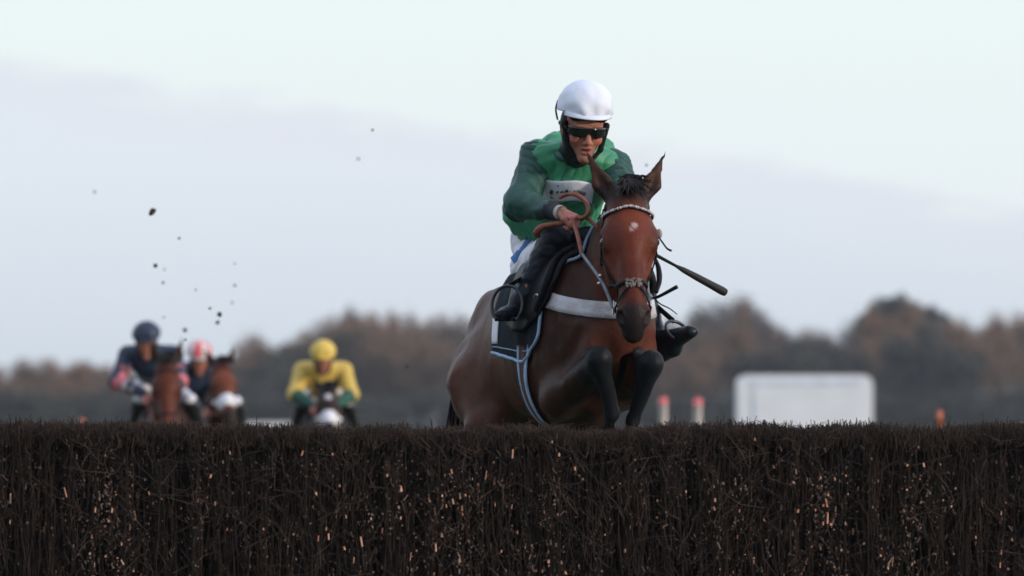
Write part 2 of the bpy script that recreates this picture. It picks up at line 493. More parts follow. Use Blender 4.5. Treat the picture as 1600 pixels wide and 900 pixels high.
    ch_ = sstep(-((V - B(.0, .06, zc(0) - .1)) ** 2).sum(1), -.30 ** 2, -.1 ** 2) * (1 - hd)
    C = C * (1 - .6 * ch_[:, None]) + c_head * .6 * ch_[:, None]
    fr = 1 - sstep((V - O) @ (-f), .15, .75)      # painted shading: coat darkened over chest and shoulder, the sky-lit flank left lighter
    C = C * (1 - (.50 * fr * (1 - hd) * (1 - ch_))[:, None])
    C = C * (1 + .5 * n_[:, None] + .22 * vnoise(V * 34)[:, None])
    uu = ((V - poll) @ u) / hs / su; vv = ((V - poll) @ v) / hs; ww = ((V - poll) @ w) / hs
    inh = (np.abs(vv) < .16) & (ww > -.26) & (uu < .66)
    def paint(m, c): 
        nonlocal C
        C = C * (1 - m[:, None]) + np.asarray(c) * m[:, None]
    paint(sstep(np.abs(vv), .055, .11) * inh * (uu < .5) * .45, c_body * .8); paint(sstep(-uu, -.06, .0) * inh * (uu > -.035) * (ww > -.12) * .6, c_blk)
    mz = sstep(uu + .25 * np.abs(ww + .04), .49, .545) * inh * (uu < .68)
    paint(mz * .95, J.get('c_muzzle', (.018, .016, .017)))
    if 'blaze' in J:                       # list of (u, v, ru, rv, colour)
        for (bu, bv, ru, rv, bc) in J['blaze']:
            dd = np.sqrt(((uu - bu) / ru) ** 2 + ((vv - bv) / rv) ** 2) + .35 * vnoise(V * 60)
            paint((1 - sstep(dd, .75, 1.1)) * inh * (ww > -.075), bc)
    ed = ((V - H(.205, 0, -.02)) ** 2).sum(1)
    eyed = np.minimum(((V - H(.205, .105, -.02)) ** 2).sum(1), ((V - H(.205, -.105, -.02)) ** 2).sum(1))
    paint(sstep(-eyed, -.035 ** 2, -.02 ** 2) * .8, c_blk)
    for lg, j in blk:
        n0 = lg.get('black_from', 1)
        m = np.zeros(len(V))
        d, h = segd(V, j[n0 - 1], j[n0])
        m = np.maximum(m, (d < lg['r'][n0 - 1] * 1.02) * sstep(h, lg.get('h0', .55), lg.get('h0', .55) + .25) * (h < .999))
        for i in range(n0, len(j) - 1):
            d, h = segd(V, j[i], j[i + 1]); m = np.maximum(m, (d < lg['r'][i] * 1.6).astype(float))
        paint(m, (.013, .015, .019))
    root = empty('horse', tuple(O - f * .8)); tag(root, label, 'horse', group)
    org = np.array(root.location)
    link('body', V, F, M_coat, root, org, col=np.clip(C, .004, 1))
    bv = bvh_of(V, F)
    # eyes, hooves
    for s_ in (-1, 1):
        g = sphere_geo(H(.205, s_ * .094, -.020), .021 * hs, (u, v, w)); link('eye', *g, M_eye, root, org)
    for lg, j in blk:
        a, b = j[-2], j[-1]; d = nrm(b - a); 
        g = tube_geo([b - d * .03, b + d * .0, b + d * .055, b + d * .075], [.036, .046, .058, .056], 14); link('hoof', *g, M_hoof, root, org)
    # mane and forelock
    gs = []
    for i in range(J.get('hairs', 260)):
        t = random.random(); 
        base = (ne1 * (1 - t) + nb1 * t) if t < .9 else ne1
        base = base + zz * .35 + v * random.uniform(-.012, .012)
        hit = bv.ray_cast(Vector(base), Vector((0, 0, -1)))
        if hit[0] is None: continue
        p0 = np.array(hit[0]); sd_ = v * random.choice((1, .4, -.3)); ln = random.uniform(.05, .11)
        pts = [p0 - zz * .01, p0 + zz * ln * .45 + sd_ * ln * .2, p0 + zz * ln * .4 + sd_ * ln * .6 - u * 0, p0 + zz * ln * .1 + sd_ * ln * .85]
        gs.append(tube_geo(pts, [.006, .005, .004, .001], 4))
    for i in range(60):
        p0 = H(random.uniform(-.03, .02), random.uniform(-.03, .03), .02)
        l_, n_n, _, _ = bv.find_nearest(Vector(p0)); p0 = np.array(l_)
        ln = random.uniform(.03, .075); sx = random.uniform(-.05, .05)
        pts = [p0, p0 - u * .03 + w * .015 + v * sx * .3, p0 + u * ln * .2 + w * .04 + v * sx, p0 + u * ln * .7 + w * .035 + v * sx * 1.5]
        if random.random() < .35: pts = [p0, p0 - u * .03, p0 - u * .055 + v * (sx + .01), p0 - u * .05 + v * (sx * 1.6 + .02)]
        gs.append(tube_geo(pts, [.006, .005, .004, .001], 4))
    g = merge(gs); link('mane', *g, M_mane, root, org)
    # tail
    tb = B(1.52, 0, zc(1.5) + .12); gs = []
    for i in range(J.get('tailhairs', 220)):
        a = max(-.05, min(.05, random.gauss(0, .03))); b = max(-.05, min(.05, random.gauss(0, .03))); ln = random.uniform(.6, .95); td = J.get('taildir', 0.0)
        pts = [tb + q * a * .4, tb - f * .10 + q * (a * .6 + td * .2) - zz * .05, tb - f * (.15 + b) + q * (a + td * .6) - zz * ln * .45, tb - f * (.14 + b * 2) + q * (a * 2 + td) - zz * ln]
        gs.append(tube_geo(smooth_path(pts, 9), [.009, .008, .006, .001], 4))
    g = merge(gs); link('tail', *g, M_mane, root, org)
    return dict(root=root, org=org, bvh=bv, B=B, H=H, tr=tr, f=f, q=q, u=u, v=v, w=w, hs=hs)

def belt(Hh, name, centre, zf, a0, a1, wd, m, off, th, start=.5, n=60, rows=4, parent=None):
    # a belt round the trunk: every row of it is dropped on to the body, so it lies flat
    pts = np.zeros((n, rows, 3)); nr = np.zeros((n, rows, 3)); f, q = Hh['f'], Hh['q']
    for i in range(n):
        a = a0 + (a1 - a0) * i / (n - 1); d = f * math.cos(a) + q * math.sin(a)
        for k in range(rows):
            c = centre + np.array([0, 0, zf(a) - centre[2] + wd * (.5 - k / (rows - 1))])
            hit = Hh['bvh'].ray_cast(Vector(c + d * start), Vector(-d))
            pts[i, k] = np.array(hit[0]) if hit[0] is not None else c + d * .25; nr[i, k] = d
    for _ in range(4): pts[1:-1] = .4 * pts[1:-1] + .3 * (pts[:-2] + pts[2:])
    return link(name, *grid_shell(pts + nr * off, nr, th), m, parent or Hh['root'], Hh['org'])

def strap(Hh, name, pts, wd, m, off=.004, th=.004, n=40, parent=None):
    p, nr = snap_path(Hh['bvh'], pts, off, n)
    return link(name, *ribbon_geo(p, nr, wd, th), m, parent or Hh['root'], Hh['org'])

def make_bridle(Hh, m_brow=None, shiny=True, nose=None, nose_w=.02, rings=True):
    H = Hh['H']; r = Hh['root']; o = Hh['org']
    br = empty('bridle', (0, 0, 0)); br.parent = r
    H2 = dict(Hh); 
    def st(name, pts, wd, m, **k): return strap(Hh, name, [H(*p) for p in pts], wd, m, parent=br, **k)
    bb = st('browband', [(.075, -.12, -.06), (.085, -.09, .02), (.078, 0, .08), (.085, .09, .02), (.075, .12, -.06)], .017, M_black, off=.006)
    if shiny:
        p, nr = snap_path(Hh['bvh'], [H(*x) for x in [(.075, -.12, -.06), (.085, -.09, .02), (.078, 0, .08), (.085, .09, .02), (.075, .12, -.06)]], .012, 44)
        gs = [sphere_geo(a, .0065 if i % 3 else .0045, None, 5, 6) for i, a in enumerate(p)]
        link('browband_beads', *merge(gs), mat('bead_silver', (.5, .47, .47), .3, var=.5, nscale=80), br, o)
    for s_ in (-1, 1):
        st('cheek_strap', [(.02, s_ * .09, -.07), (.10, s_ * .13, -.07), (.22, s_ * .13, -.075), (.36, s_ * .10, -.07), (.47, s_ * .09, -.065)], .016, M_black, off=.006)
        if rings:
            c = H(.475, s_ * .064, -.065); a1, a2 = Hh['u'], Hh['w']
            th = np.linspace(0, 2 * math.pi, 21); pts = [c + .028 * (math.cos(t) * a1 + math.sin(t) * a2) + Hh['v'] * s_ * .006 for t in th]
            link('bit_ring', *tube_geo(pts, .004, 6), M_steel, br, o)
    st('noseband', [(.385, -.09, -.12), (.402, -.08, -.03), (.412, 0, .08), (.402, .08, -.03), (.385, .09, -.12)], nose_w, nose or M_black, off=.007, th=.006 if nose else .004)
    st('crown_strap', [(.06, -.12, -.09), (-.02, -.06, -.06), (-.05, 0, -.05), (-.02, .06, -.06), (.06, .12, -.09)], .02, M_black, off=.006)
    st('throat_lash', [(.06, -.12, -.09), (.17, -.11, -.2), (.2, 0, -.25), (.17, .11, -.2), (.06, .12, -.09)], .012, M_black, off=.006)
    return br

def drape(Hh, fs, fth, ns, nt_, off, side, fz=None):
    # sheet on the trunk: fs(v)->(s0,s1) ; angle from the top fth(u)->(t0,t1)
    pts = np.zeros((ns, nt_, 3)); nr = np.zeros((ns, nt_, 3)); f, q, zz = Hh['f'], Hh['q'], np.array([0, 0, 1.0])
    for j in range(nt_):
        vv = j / (nt_ - 1)
        for i in range(ns):
            uu = i / (ns - 1)
            t0, t1 = fth(uu); s0, s1 = fs(vv)
            s = s0 + (s1 - s0) * uu; t = t0 + (t1 - t0) * vv
            c, hh, hw = Hh['tr'](s)
            ax = Hh['B'](s, 0, c); d = q * math.sin(t) * side + zz * math.cos(t)
            hit = Hh['bvh'].ray_cast(Vector(ax + d * 1.0), Vector(-d))
            if hit[0] is None: hp = ax + d * hw; hn = d
            else: hp = np.array(hit[0]); hn = np.array(hit[1])
            pts[i, j] = hp; nr[i, j] = hn
    for _ in range(3):
        pts[1:-1, 1:-1] = .5 * pts[1:-1, 1:-1] + .125 * (pts[:-2, 1:-1] + pts[2:, 1:-1] + pts[1:-1, :-2] + pts[1:-1, 2:])
        nr[1:-1] = .5 * nr[1:-1] + .25 * (nr[:-2] + nr[2:]); nr[:, 1:-1] = .5 * nr[:, 1:-1] + .25 * (nr[:, :-2] + nr[:, 2:])
    nr /= np.linalg.norm(nr, axis=2)[..., None]
    return pts + nr * off, nr

# ------------------------------------------------------------------ rider
def hand_prims(wr, d, n, sc=1.0, side=1, curl=(60, 80, 50)):
    d = nrm(d); n = nrm(n - d * (n @ d)); l = np.cross(n, d) * side
    out = [cone(wr, wr + d * .03 * sc, .026 * sc, .028 * sc, .01, n, .75),
           ell(wr + d * .055 * sc, np.array((.050, .042, .018)) * sc, (d, l, n), .012)]
    Ls = ((.040, .026, .020), (.044, .029, .022), (.041, .027, .021), (.033, .021, .018))
    for i in range(4):
        p = wr + (d * (.085 - .004 * abs(i - 1)) + l * (-.031 + .0205 * i)) * sc
        out.append(ell(p, np.array((.0115,) * 3) * sc, None, .006))
        a = 0; r = .0098 * sc if i < 3 else .0086 * sc
        for k_, L_ in enumerate(Ls[i]):
            a += R(curl[k_]); dd = d * math.cos(a) + n * math.sin(a); p2 = p + dd * L_ * sc
            out.append(cone(p, p2, r, r * .9, .003)); p = p2; r *= .93
    t0 = wr + (d * .03 - l * .030) * sc; t1 = t0 + (d * .030 - l * .022 + n * .012) * sc; t2 = t1 + (d * .026 + l * .012 + n * .022) * sc; t3 = t2 + (d * .010 + l * .016 + n * .010) * sc
    out += [cone(t0, t1, .016 * sc, .0125 * sc, .008), cone(t1, t2, .0120 * sc, .0105 * sc, .004), cone(t2, t3, .0105 * sc, .009 * sc, .003)]
    return out

def make_rider(J, label, group=None, detail=True, mats=None, sleeve_col=None, cap_col=None, jersey_col=None):
    root = empty('person', J['pelvis']); tag(root, label, 'person', group); org = np.array(root.location)
    A = lambda x: np.asarray(x, float)
    hx, hz = nrm(J['hx']), A(J['hz']); hz = nrm(hz - hx * (hx @ hz)); hy = nrm(np.cross(hx, hz))
    Hc = A(J['head']); s = J.get('hs', 1.0)
    def F_(x, y, z): return Hc + (hx * x + hy * y + hz * z) * s
    ax = (hx, hy, hz)
    vb = .0048 if detail else .012; vc = .0068 if detail else .013
    pel, wai, che, nek = A(J['pelvis']), A(J['waist']), A(J['chest']), A(J['neck'])
    sh, el, wr, hip, kn, an, toe = [[A(x) for x in J[k]] for k in ('sh', 'el', 'wr', 'hip', 'kn', 'an', 'toe')]
    lat = nrm(sh[1] - sh[0]); tdir = nrm(che - wai); fwd = nrm(np.cross(tdir, lat)); 
    if fwd[1] > 0: fwd = -fwd
    # skin: one continuous body
    b = [ell(F_(0, -.005, .03), np.array((.076, .097, .095)) * s, ax, .02),
         cone(F_(0, .028, -.03), F_(0, .062, -.100), .064 * s, .030 * s, .03),
         cone(F_(0, -.03, -.06), nek, .056, .062, .03), cone(nek, che, .06, .10, .05), cone(che, wai, .11, .10, .06, fwd, .8), cone(wai, pel, .10, .11, .06)]
    for i in (0, 1):
        b += [cone(che, sh[i], .08, .05, .05), cone(sh[i], el[i], .046, .036, .03), cone(el[i], wr[i], .036, .024, .02)]
        b += [cone(pel, hip[i], .10, .08, .05), cone(hip[i], kn[i], .075, .05, .04), cone(kn[i], an[i], .046, .03, .03), cone(an[i], an[i] + nrm(toe[i] - an[i]) * .06 + nrm(an[i] - kn[i]) * .035, .024, .014, .02)]
        hd = J['hand'][i]; b += hand_prims(wr[i], A(hd[0]), A(hd[1]), 1.0, hd[2])
    if detail:
        for g in (-1, 1):
            b += [ell(F_(g * .040, .062, -.030), np.array((.025, .022, .022)) * s, ax, .02), ell(F_(g * .034, .083, .030), np.array((.026, .012, .010)) * s, ax, .014),
                  ell(F_(g * .013, .101, -.038), np.array((.010, .010, .008)) * s, ax, .006), ell(F_(g * .079, -.005, -.005), np.array((.010, .018, .030)) * s, ax, .008),
                  ell(F_(g * .031, .096, .006), np.array((.017, .012, .011)) * s, ax, .008, '-')]
        b += [cone(F_(0, .088, .012), F_(0, .112, -.034), .010 * s, .012 * s, .010), 
              ell(F_(0, .090, -.060), np.array((.024, .012, .006)) * s, ax, .006), ell(F_(0, .087, -.081), np.array((.021, .012, .007)) * s, ax, .006), ell(F_(0, .078, -.104), np.array((.022, .016, .014)) * s, ax, .01),
              ell(F_(0, .102, -.070), np.array((.018, .016, .0055)) * s, ax, .003, '-')]
    V, Fq = sdf(b, vb, 1)
    C = np.tile(np.array((.43, .175, .12)), (len(V), 1)) * (1 + .25 * vnoise(V * 30)[:, None])
    def pc(c, r, colr, amt=1.0):
        nonlocal C
        d = np.sqrt(((((V - c) @ np.array(ax).T) / r) ** 2).sum(1)); m = (1 - sstep(d, .6, 1.1)) * amt; C = C * (1 - m[:, None]) + np.array(colr) * m[:, None]
    for g in (-1, 1): pc(F_(g * .045, .075, -.030), (.03, .04, .025), (.50, .14, .10), .6)
    pc(F_(0, .11, -.036), (.018, .02, .014), (.50, .15, .11), .7)
    pc(F_(0, .095, -.071), (.030, .03, .020), (.33, .08, .065), .9)
    pc(F_(0, .09, -.070), (.018, .02, .0065), (.03, .01, .01), 1)
    pc(F_(0, .085, -.09), (.05, .04, .03), (.30, .15, .11), .35)
    for i in (0, 1):
        hd = J['hand'][i]; k_ = wr[i] + nrm(hd[0]) * .085; d = np.linalg.norm(V - k_, axis=1); m = (1 - sstep(d, .03, .075))[:, None] * .8; C = C * (1 - m) + np.array((.78, .30, .26)) * m
    link('body', V, Fq, M_skin, root, org, col=np.clip(C, .004, 1))
    mj, ms, mb, mbt, mc = mats
    # jersey
    j = [cone(che, wai, J.get('rch', .165), J.get('rwa', .155), .06, fwd, .82), cone(wai, J['hem'], J.get('rwa', .155), J.get('rhem', .135), .06, fwd, .9),
         cone(nek - tdir * .01, che, .07, .13, .05)]
    for i in (0, 1): j += [cone(che, che + (sh[i] - che) * .86, .12, .086, .06), cone(nek, nek + (sh[i] - nek) * .85, .066, .080, .05)]
    j += [ell(p_, r_, None, .05) for p_, r_ in J.get('bulge', [])]
    def fold(V, F, amp, fr, along):
        n = vnormals(V, F); V2 = V + np.outer(V @ along, along) * (-.55); 
        ph = (V @ along) * fr * 5.0 + vnoise(V * 4.5 + 3) * 20 + vnoise(V * 12) * 4
        cr_ = np.exp(-(np.sin(ph) / .42) ** 2) * (.25 + np.clip(vnoise(V * 6 + 20) * 3 + .35, 0, 1))
        h = np.abs(vnoise(V2 * fr * 1.3)) * 1.2 + .5 * np.abs(vnoise(V2 * fr * 2.1 + 7)) * 2 + cr_ * .38
        return V - n * (h * amp)[:, None]
    V, Fq = sdf(j, vc, 1); 
    if detail: V = fold(V, Fq, .022, 9, nrm(lat + tdir * .5))
    jc = None if jersey_col is None else jersey_col(V)
    link('jersey', V, Fq, mj, root, org, col=jc); jb = bvh_of(V, Fq)
    for i in (0, 1):
        r = J.get('rsl', (.078, .070, .046))
        e_in = el[i] + (wr[i] - el[i]) * .93
        pr = [ell(sh[i], (r[0] * 1.02,) * 3, None, .03), cone(sh[i], el[i], r[0], r[1], .03), cone(el[i], e_in, r[1], r[2] * .8, .04)]
        V, Fq = sdf(pr, vc, 1)
        if detail: V = fold(V, Fq, .020, 11, nrm(nrm(el[i] - sh[i]) + .8 * fwd + .4 * lat))
        sc = None if sleeve_col is None else sleeve_col(V, sh[i], el[i], wr[i])
        link('sleeve', V, Fq, ms, root, org, col=sc)
    # breeches
    pr = [ell(pel, (.115, .12, .12), None, .05)]
    for i in (0, 1): pr += [cone(pel, hip[i], .11 * J.get('rth', 1), .10 * J.get('rth', 1), .05), cone(hip[i], kn[i], .098 * J.get('rth', 1), (.054 if detail else .066) * J.get('rth', 1), .05), cone(kn[i], kn[i] + (an[i] - kn[i]) * .25, (.054 if detail else .066) * J.get('rth', 1), .048, .03)]
    V, Fq = sdf(pr, vc, 1)
    if detail: V = fold(V, Fq, .008, 12, lat)
    link('breeches', V, Fq, mb, root, org); bb = bvh_of(V, Fq)
    for i in (0, 1):
        k1 = kn[i] - (an[i] - kn[i]) * (.06 if detail else -.1); td = nrm(toe[i] - an[i]); sd_ = nrm(an[i] - kn[i])
        cal = (kn[i] + an[i]) / 2 + np.array([0, .018, 0])
        hl = an[i] + sd_ * .045 - td * .025
        pr = [cone(k1, cal, .080 if detail else .072, .060, .03), cone(cal, an[i], .058, .043, .03), cone(an[i], hl, .042, .036, .02), cone(hl, an[i] + td * .09 + sd_ * .038, .036, .036, .02, sd_, .8),
              cone(an[i] + td * .07 + sd_ * .035, toe[i], .038, .030, .02, sd_, .7)]
        if i == 1 and J.get('bigfoot'): pr += [cone(hl, hl + td * .10, .046, .046, .02), cone(an[i], toe[i] - td * .01, .050, .030, .03), cone(cal, hl, .06, .05, .03)]
        V, Fq = sdf(pr, vc, 1)
        if detail: V = fold(V, Fq, .008, 16, nrm(td))
        bo = link('boot', V, Fq, mbt, root, org)
        g = tube_geo([hl + sd_ * .030, hl + sd_ * .045], [.034, .034], 12)
        link('boot_heel', *g, M_black, bo, (0, 0, 0)) if False else link('boot_heel', *g, M_black, bo, org)
    # helmet
    R_ = np.array((.120, .135, .112)) * s * J.get('hel', 1.0); hc = F_(0, -.012, .092); V = []; n_, m_ = 34, 96
    for i in range(n_ + 1):
        th = R(100) * i / n_
        for k_ in range(m_):
            ph = 2 * math.pi * k_ / m_
            rr = math.sin(min(th, R(90))); zc_ = math.cos(th) if th < R(90) else -(th - R(90)) * .95
            seam = 1 + (.040 * abs(math.cos(ph * 3 + .35)) - .030) * min(1, th * 1.5)
            wr_ = 1 + .018 * math.sin(ph * 8 - 5 * th + 1) * min(1, th) * math.sin(th * 4 + ph) + .026 * math.sin(ph * 11 + 4 * th) * max(0, th - .9) + .012 * math.sin(ph * 5 + 7 * th) * th
            l = np.array((rr * math.cos(ph) * seam * wr_, rr * math.sin(ph) * seam * wr_, zc_)) * R_
            V.append(hc + l @ np.array(ax))
    for k_ in range(m_):       # turned-in lip
        V.append(hc + (np.array(V[n_ * m_ + k_]) - hc) * np.array([.86]) + hz * .004)
    Fh = [((i) * m_ + k_, (i + 1) * m_ + k_, (i + 1) * m_ + (k_ + 1) % m_, i * m_ + (k_ + 1) % m_) for i in range(n_ + 1) for k_ in range(m_)]
    V = np.array(V)
    he = link('helmet', V, Fh, mc, root, org, col=None if cap_col is None else cap_col((V - hc) @ np.array(ax).T / R_))
    # peak of the silk cap
    a_ = 21; pk = np.zeros((a_, 4, 3)); nn = np.zeros((a_, 4, 3))
    for i in range(a_):
        ph = R(90 + (i / (a_ - 1) - .5) * 120)
        for k_ in range(4):
            e = 1.004 + .13 * (k_ / 3) * math.sin((i / (a_ - 1)) * math.pi)
            l = np.array((math.cos(ph) * R_[0] * e, math.sin(ph) * R_[1] * e, -.012 - .006 * k_)); pk[i, k_] = hc + l @ np.array(ax); nn[i, k_] = hz
    link('cap_peak', *grid_shell(pk, nn, .004), mc, he, org, col=None if cap_col is None else (np.ones((a_ * 4 * 2, 3)) * .5))
    # hood / harness under the helmet
    pr = [ell(F_(0, -.035, .015), np.array((.090, .085, .115)) * s, ax, .02)]
    for g in (-1, 1): pr += [cone(F_(g * .086, .025, .025), F_(g * .068, .040, -.070), .014 * s, .011 * s, .015), cone(F_(g * .068, .040, -.070), F_(g * .030, .055, -.122), .010 * s, .008 * s, .012)]
    pr.append(cone(F_(-.03, .055, -.122), F_(.03, .055, -.122), .010 * s, .010 * s, .01)); pr += [cone(F_(0, -.03, -.06), nek, .070, .078, .03)]
    pr.append(cone(F_(-.055, .066, .068), F_(.055, .066, .068), .026 * s, .026 * s, .02))
    V, Fq = sdf(pr, vc if detail else .01, 1); link('helmet_harness', V, Fq, M_black, root, org)
    if detail or J.get('gog'):
        a_ = 31; gs = np.zeros((a_, 7, 3)); nn = np.zeros((a_, 7, 3))
        for i in range(a_):
            t = i / (a_ - 1) * 2 - 1; ph = R(90 - t * 62)
            lo_ = -.020 + .020 * math.exp(-(t / .16) ** 2) + .012 * abs(t) ** 4; hi_ = .022 - .006 * abs(t) ** 3
            for k_ in range(7):
                z = lo_ + (hi_ - lo_) * k_ / 6
                l = np.array((math.cos(ph) * .090, math.sin(ph) * .112 - .002 * 0, z + .004)) * s
                gs[i, k_] = Hc + l @ np.array(ax); nn[i, k_] = nrm(math.cos(ph) * hx + math.sin(ph) * hy)
        go = link('goggles', *grid_shell(gs, nn, .004), M_lens, root, org)
        for g in (-1, 1):
            p = [F_(g * .080, .055, .010), F_(g * .094, .02, .014), F_(g * .096, -.03, .018)]
            link('goggle_strap', *ribbon_geo(smooth_path(p, 12), np.array([hx * g] * len(smooth_path(p, 12))), .016, .003), M_black, go, org)
    return dict(root=root, org=org, jb=jb, bb=bb, F=F_, ax=ax, Hc=Hc)

# ================================================================== THE SETTING
# ground: one sheet to the horizon
def ground():
    nx = 60; xs = np.linspace(-1, 1, nx) ** 3 * 900; ys = np.concatenate([np.linspace(-40, 100, 40), np.geomspace(110, 1400, 30)])
    V = [(x, y, .03 * math.sin(x * .3) * math.sin(y * .21) * (abs(x) < 60 and y < 90)) for y in ys for x in xs]
    F = [(j * nx + i, j * nx + i + 1, (j + 1) * nx + i + 1, (j + 1) * nx + i) for j in range(len(ys) - 1) for i in range(nx - 1)]
    m = mat('grass_turf', (.022, .045, .014), .9, c2=(.045, .070, .022), nscale=1.3, bump=.5, bscale=9)
    tag(link('ground', V, F, m), kind='structure')
ground()

# ---- the birch fence
def fence():
    root = empty('birch_fence', (0, 23.0, 0)); tag(root, 'tall dark steeplechase fence of packed birch twigs with pale cut ends', 'fence'); org = np.array(root.location)
    X0, X1, Y0, Y1 = -6.0, 6.0, 22.5, 23.7
    def top(x, y=None):
        return 1.372 - .030 * math.exp(-((x - .37) / .2) ** 2) - .012 * math.exp(-((x + .5) / .9) ** 2) + .006 * math.sin(x * 3.1) + .004 * math.sin(x * 9.7 + 1) + .024 * (vnoise(np.array([[x * 6, 3, 1.5]]))[0]) + .024 * (vnoise(np.array([[x * 21, 5, 2.5]]))[0])
    # packed core
    nx = 240; V = []; prof = [(Y0 + .20, 0), (Y0 + .19, .985), (Y0 + .30, 1.0), (Y1 - .2, 1.0), (Y1 - .06, .98), (Y1, 0)]
    for i in range(nx + 1):
        x = X0 + (X1 - X0) * i / nx
        for (y, h) in prof: V.append((x, y + .02 * math.sin(i * 1.7), (top(x) - .035) * h))
    m = len(prof); F = [(i * m + k, (i + 1) * m + k, (i + 1) * m + k + 1, i * m + k + 1) for i in range(nx) for k in range(m - 1)]
    F += [tuple(range(m)), tuple(nx * m + k for k in range(m))[::-1]]
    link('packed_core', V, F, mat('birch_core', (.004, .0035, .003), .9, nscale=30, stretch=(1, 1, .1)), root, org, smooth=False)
    # twigs as thin triangular prisms, vectorised
    def twigs(name, P0, P1, P2, r0, r2, m):
        n = len(P0); D = P2 - P0; D /= np.linalg.norm(D, axis=1)[:, None]
        a = np.cross(D, np.tile([0, 1.0, 0], (n, 1))); a /= np.linalg.norm(a, axis=1)[:, None] + 1e-9; b = np.cross(D, a)
        rings = []
        for Pp, r in ((P0, r0), (P1, (r0 + r2) / 2), (P2, r2)):
            for k in range(3):
                t = 2 * math.pi * k / 3 + .5
                rings.append(Pp + (a * math.cos(t) + b * math.sin(t)) * r[:, None])
        V = np.stack(rings, 1).reshape(-1, 3); base = np.arange(n)[:, None] * 9; F = []
        for lev in (0, 3):
            for k in range(3):
                F.append(np.concatenate([base + lev + k, base + lev + (k + 1) % 3, base + lev + 3 + (k + 1) % 3, base + lev + 3 + k], 1))
        F = np.concatenate(F); me = bpy.data.meshes.new(name); V = V - org
        me.vertices.add(len(V)); me.vertices.foreach_set('co', V.ravel()); me.loops.add(F.size); me.loops.foreach_set('vertex_index', F.ravel().astype(np.int32))
        me.polygons.add(len(F)); me.polygons.foreach_set('loop_start', np.arange(0, F.size, 4, dtype=np.int32)); me.polygons.foreach_set('loop_total', np.full(len(F), 4, dtype=np.int32))
        me.materials.append(m); me.update(calc_edges=True); o = bpy.data.objects.new(name, me); COL.objects.link(o); o.parent = root; o['kind'] = 'stuff'; return o
    tv = np.vectorize(top)
    def face(x, z): return Y0 + .01 + .085 * np.clip(vnoise(np.stack([x * 34, z * 2.6, 0 * x + 4], 1)) * 1.3 + .38 + .6 * vnoise(np.stack([x * 6, z * 6, 0 * x], 1)), 0, 1)
    # upright twigs of the front face
    n = 40000; x = rng.uniform(X0, X1, n); x += .012 * np.sin(x * 47) + .02 * np.sin(x * 19 + 1); y = face(x, rng.uniform(0, 1.3, n)) + .07 * rng.random(n) ** 1.5 ; z0 = rng.uniform(-.1, 1.15, n); L_ = rng.uniform(.06, .42, n)
    tz = tv(x) + rng.normal(0, .012, n); z2 = np.minimum(z0 + L_, tz); z0 = np.minimum(z0, z2 - .08); z0 = np.maximum(z0, 0)
    lean = rng.normal(0, .055, n) * L_ * 1.4; P0 = np.stack([x, y, z0], 1); P2 = np.stack([x + lean, y + rng.normal(0, .02, n), z2], 1)
    P1 = (P0 + P2) / 2 + np.stack([rng.normal(0, .008, n), rng.normal(0, .006, n), 0 * x], 1)
    r = rng.uniform(.0012, .0034, n); h = n // 2
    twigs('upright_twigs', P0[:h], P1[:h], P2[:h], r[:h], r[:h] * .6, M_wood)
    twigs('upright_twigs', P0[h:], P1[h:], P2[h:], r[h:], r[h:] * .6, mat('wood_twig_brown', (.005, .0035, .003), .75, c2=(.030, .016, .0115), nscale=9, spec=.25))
    # stray crossing twigs
    n = 17000; x = rng.uniform(X0, X1, n); z = rng.uniform(0, 1, n) ** .75 * 1.36; y = face(x, z) - .03 + .06 * rng.random(n)
    a = rng.normal(math.pi / 2, .75, n); L_ = rng.uniform(.03, .20, n)
    z = np.minimum(z, tv(x) - .01); P0 = np.stack([x, y, z], 1); d = np.stack([np.cos(a) * L_, rng.normal(0, .25, n) * L_, np.sin(a) * L_ * .8], 1)
    P2 = P0 + d; P2[:, 2] = np.minimum(P2[:, 2], tv(x) + .012); P1 = (P0 + P2) / 2 + rng.normal(0, 1, (n, 3)) * (.012 + .06 * L_)[:, None] * .6
    r = rng.uniform(.0010, .0022, n)
    twigs('stray_twigs', P0, P1, P2, r, r * .6, mat('wood_twig_grey', (.018, .012, .010), .7, c2=(.07, .046, .037), nscale=8, spec=.3))
    # trimmed brush of the top, thick over the whole depth
    n = 46000; x = rng.uniform(X0, X1, n); y = Y0 + .01 + (Y1 - Y0 - .05) * rng.random(n) ** 1.6; hh = tv(x)
    z0 = hh - rng.uniform(.05, .10, n); z2 = hh + rng.normal(-.010, .009, n) + (rng.random(n) < .025) * rng.uniform(.006, .03, n) + (rng.random(n) < .003) * rng.uniform(.02, .05, n)
    z2 -= .035 * np.clip((Y0 + .05 - y) / .05, 0, 1)
    P0 = np.stack([x, y, z0], 1); P2 = np.stack([x + rng.normal(0, .018, n), y + rng.normal(0, .018, n), z2], 1); P1 = (P0 + P2) / 2 + rng.normal(0, .004, (n, 3))
    r = rng.uniform(.0012, .0026, n)
    twigs('top_brush', P0, P1, P2, r, r * .7, mat('wood_twig_top', (.014, .009, .007), .75, c2=(.060, .038, .029), nscale=14, spec=.25))
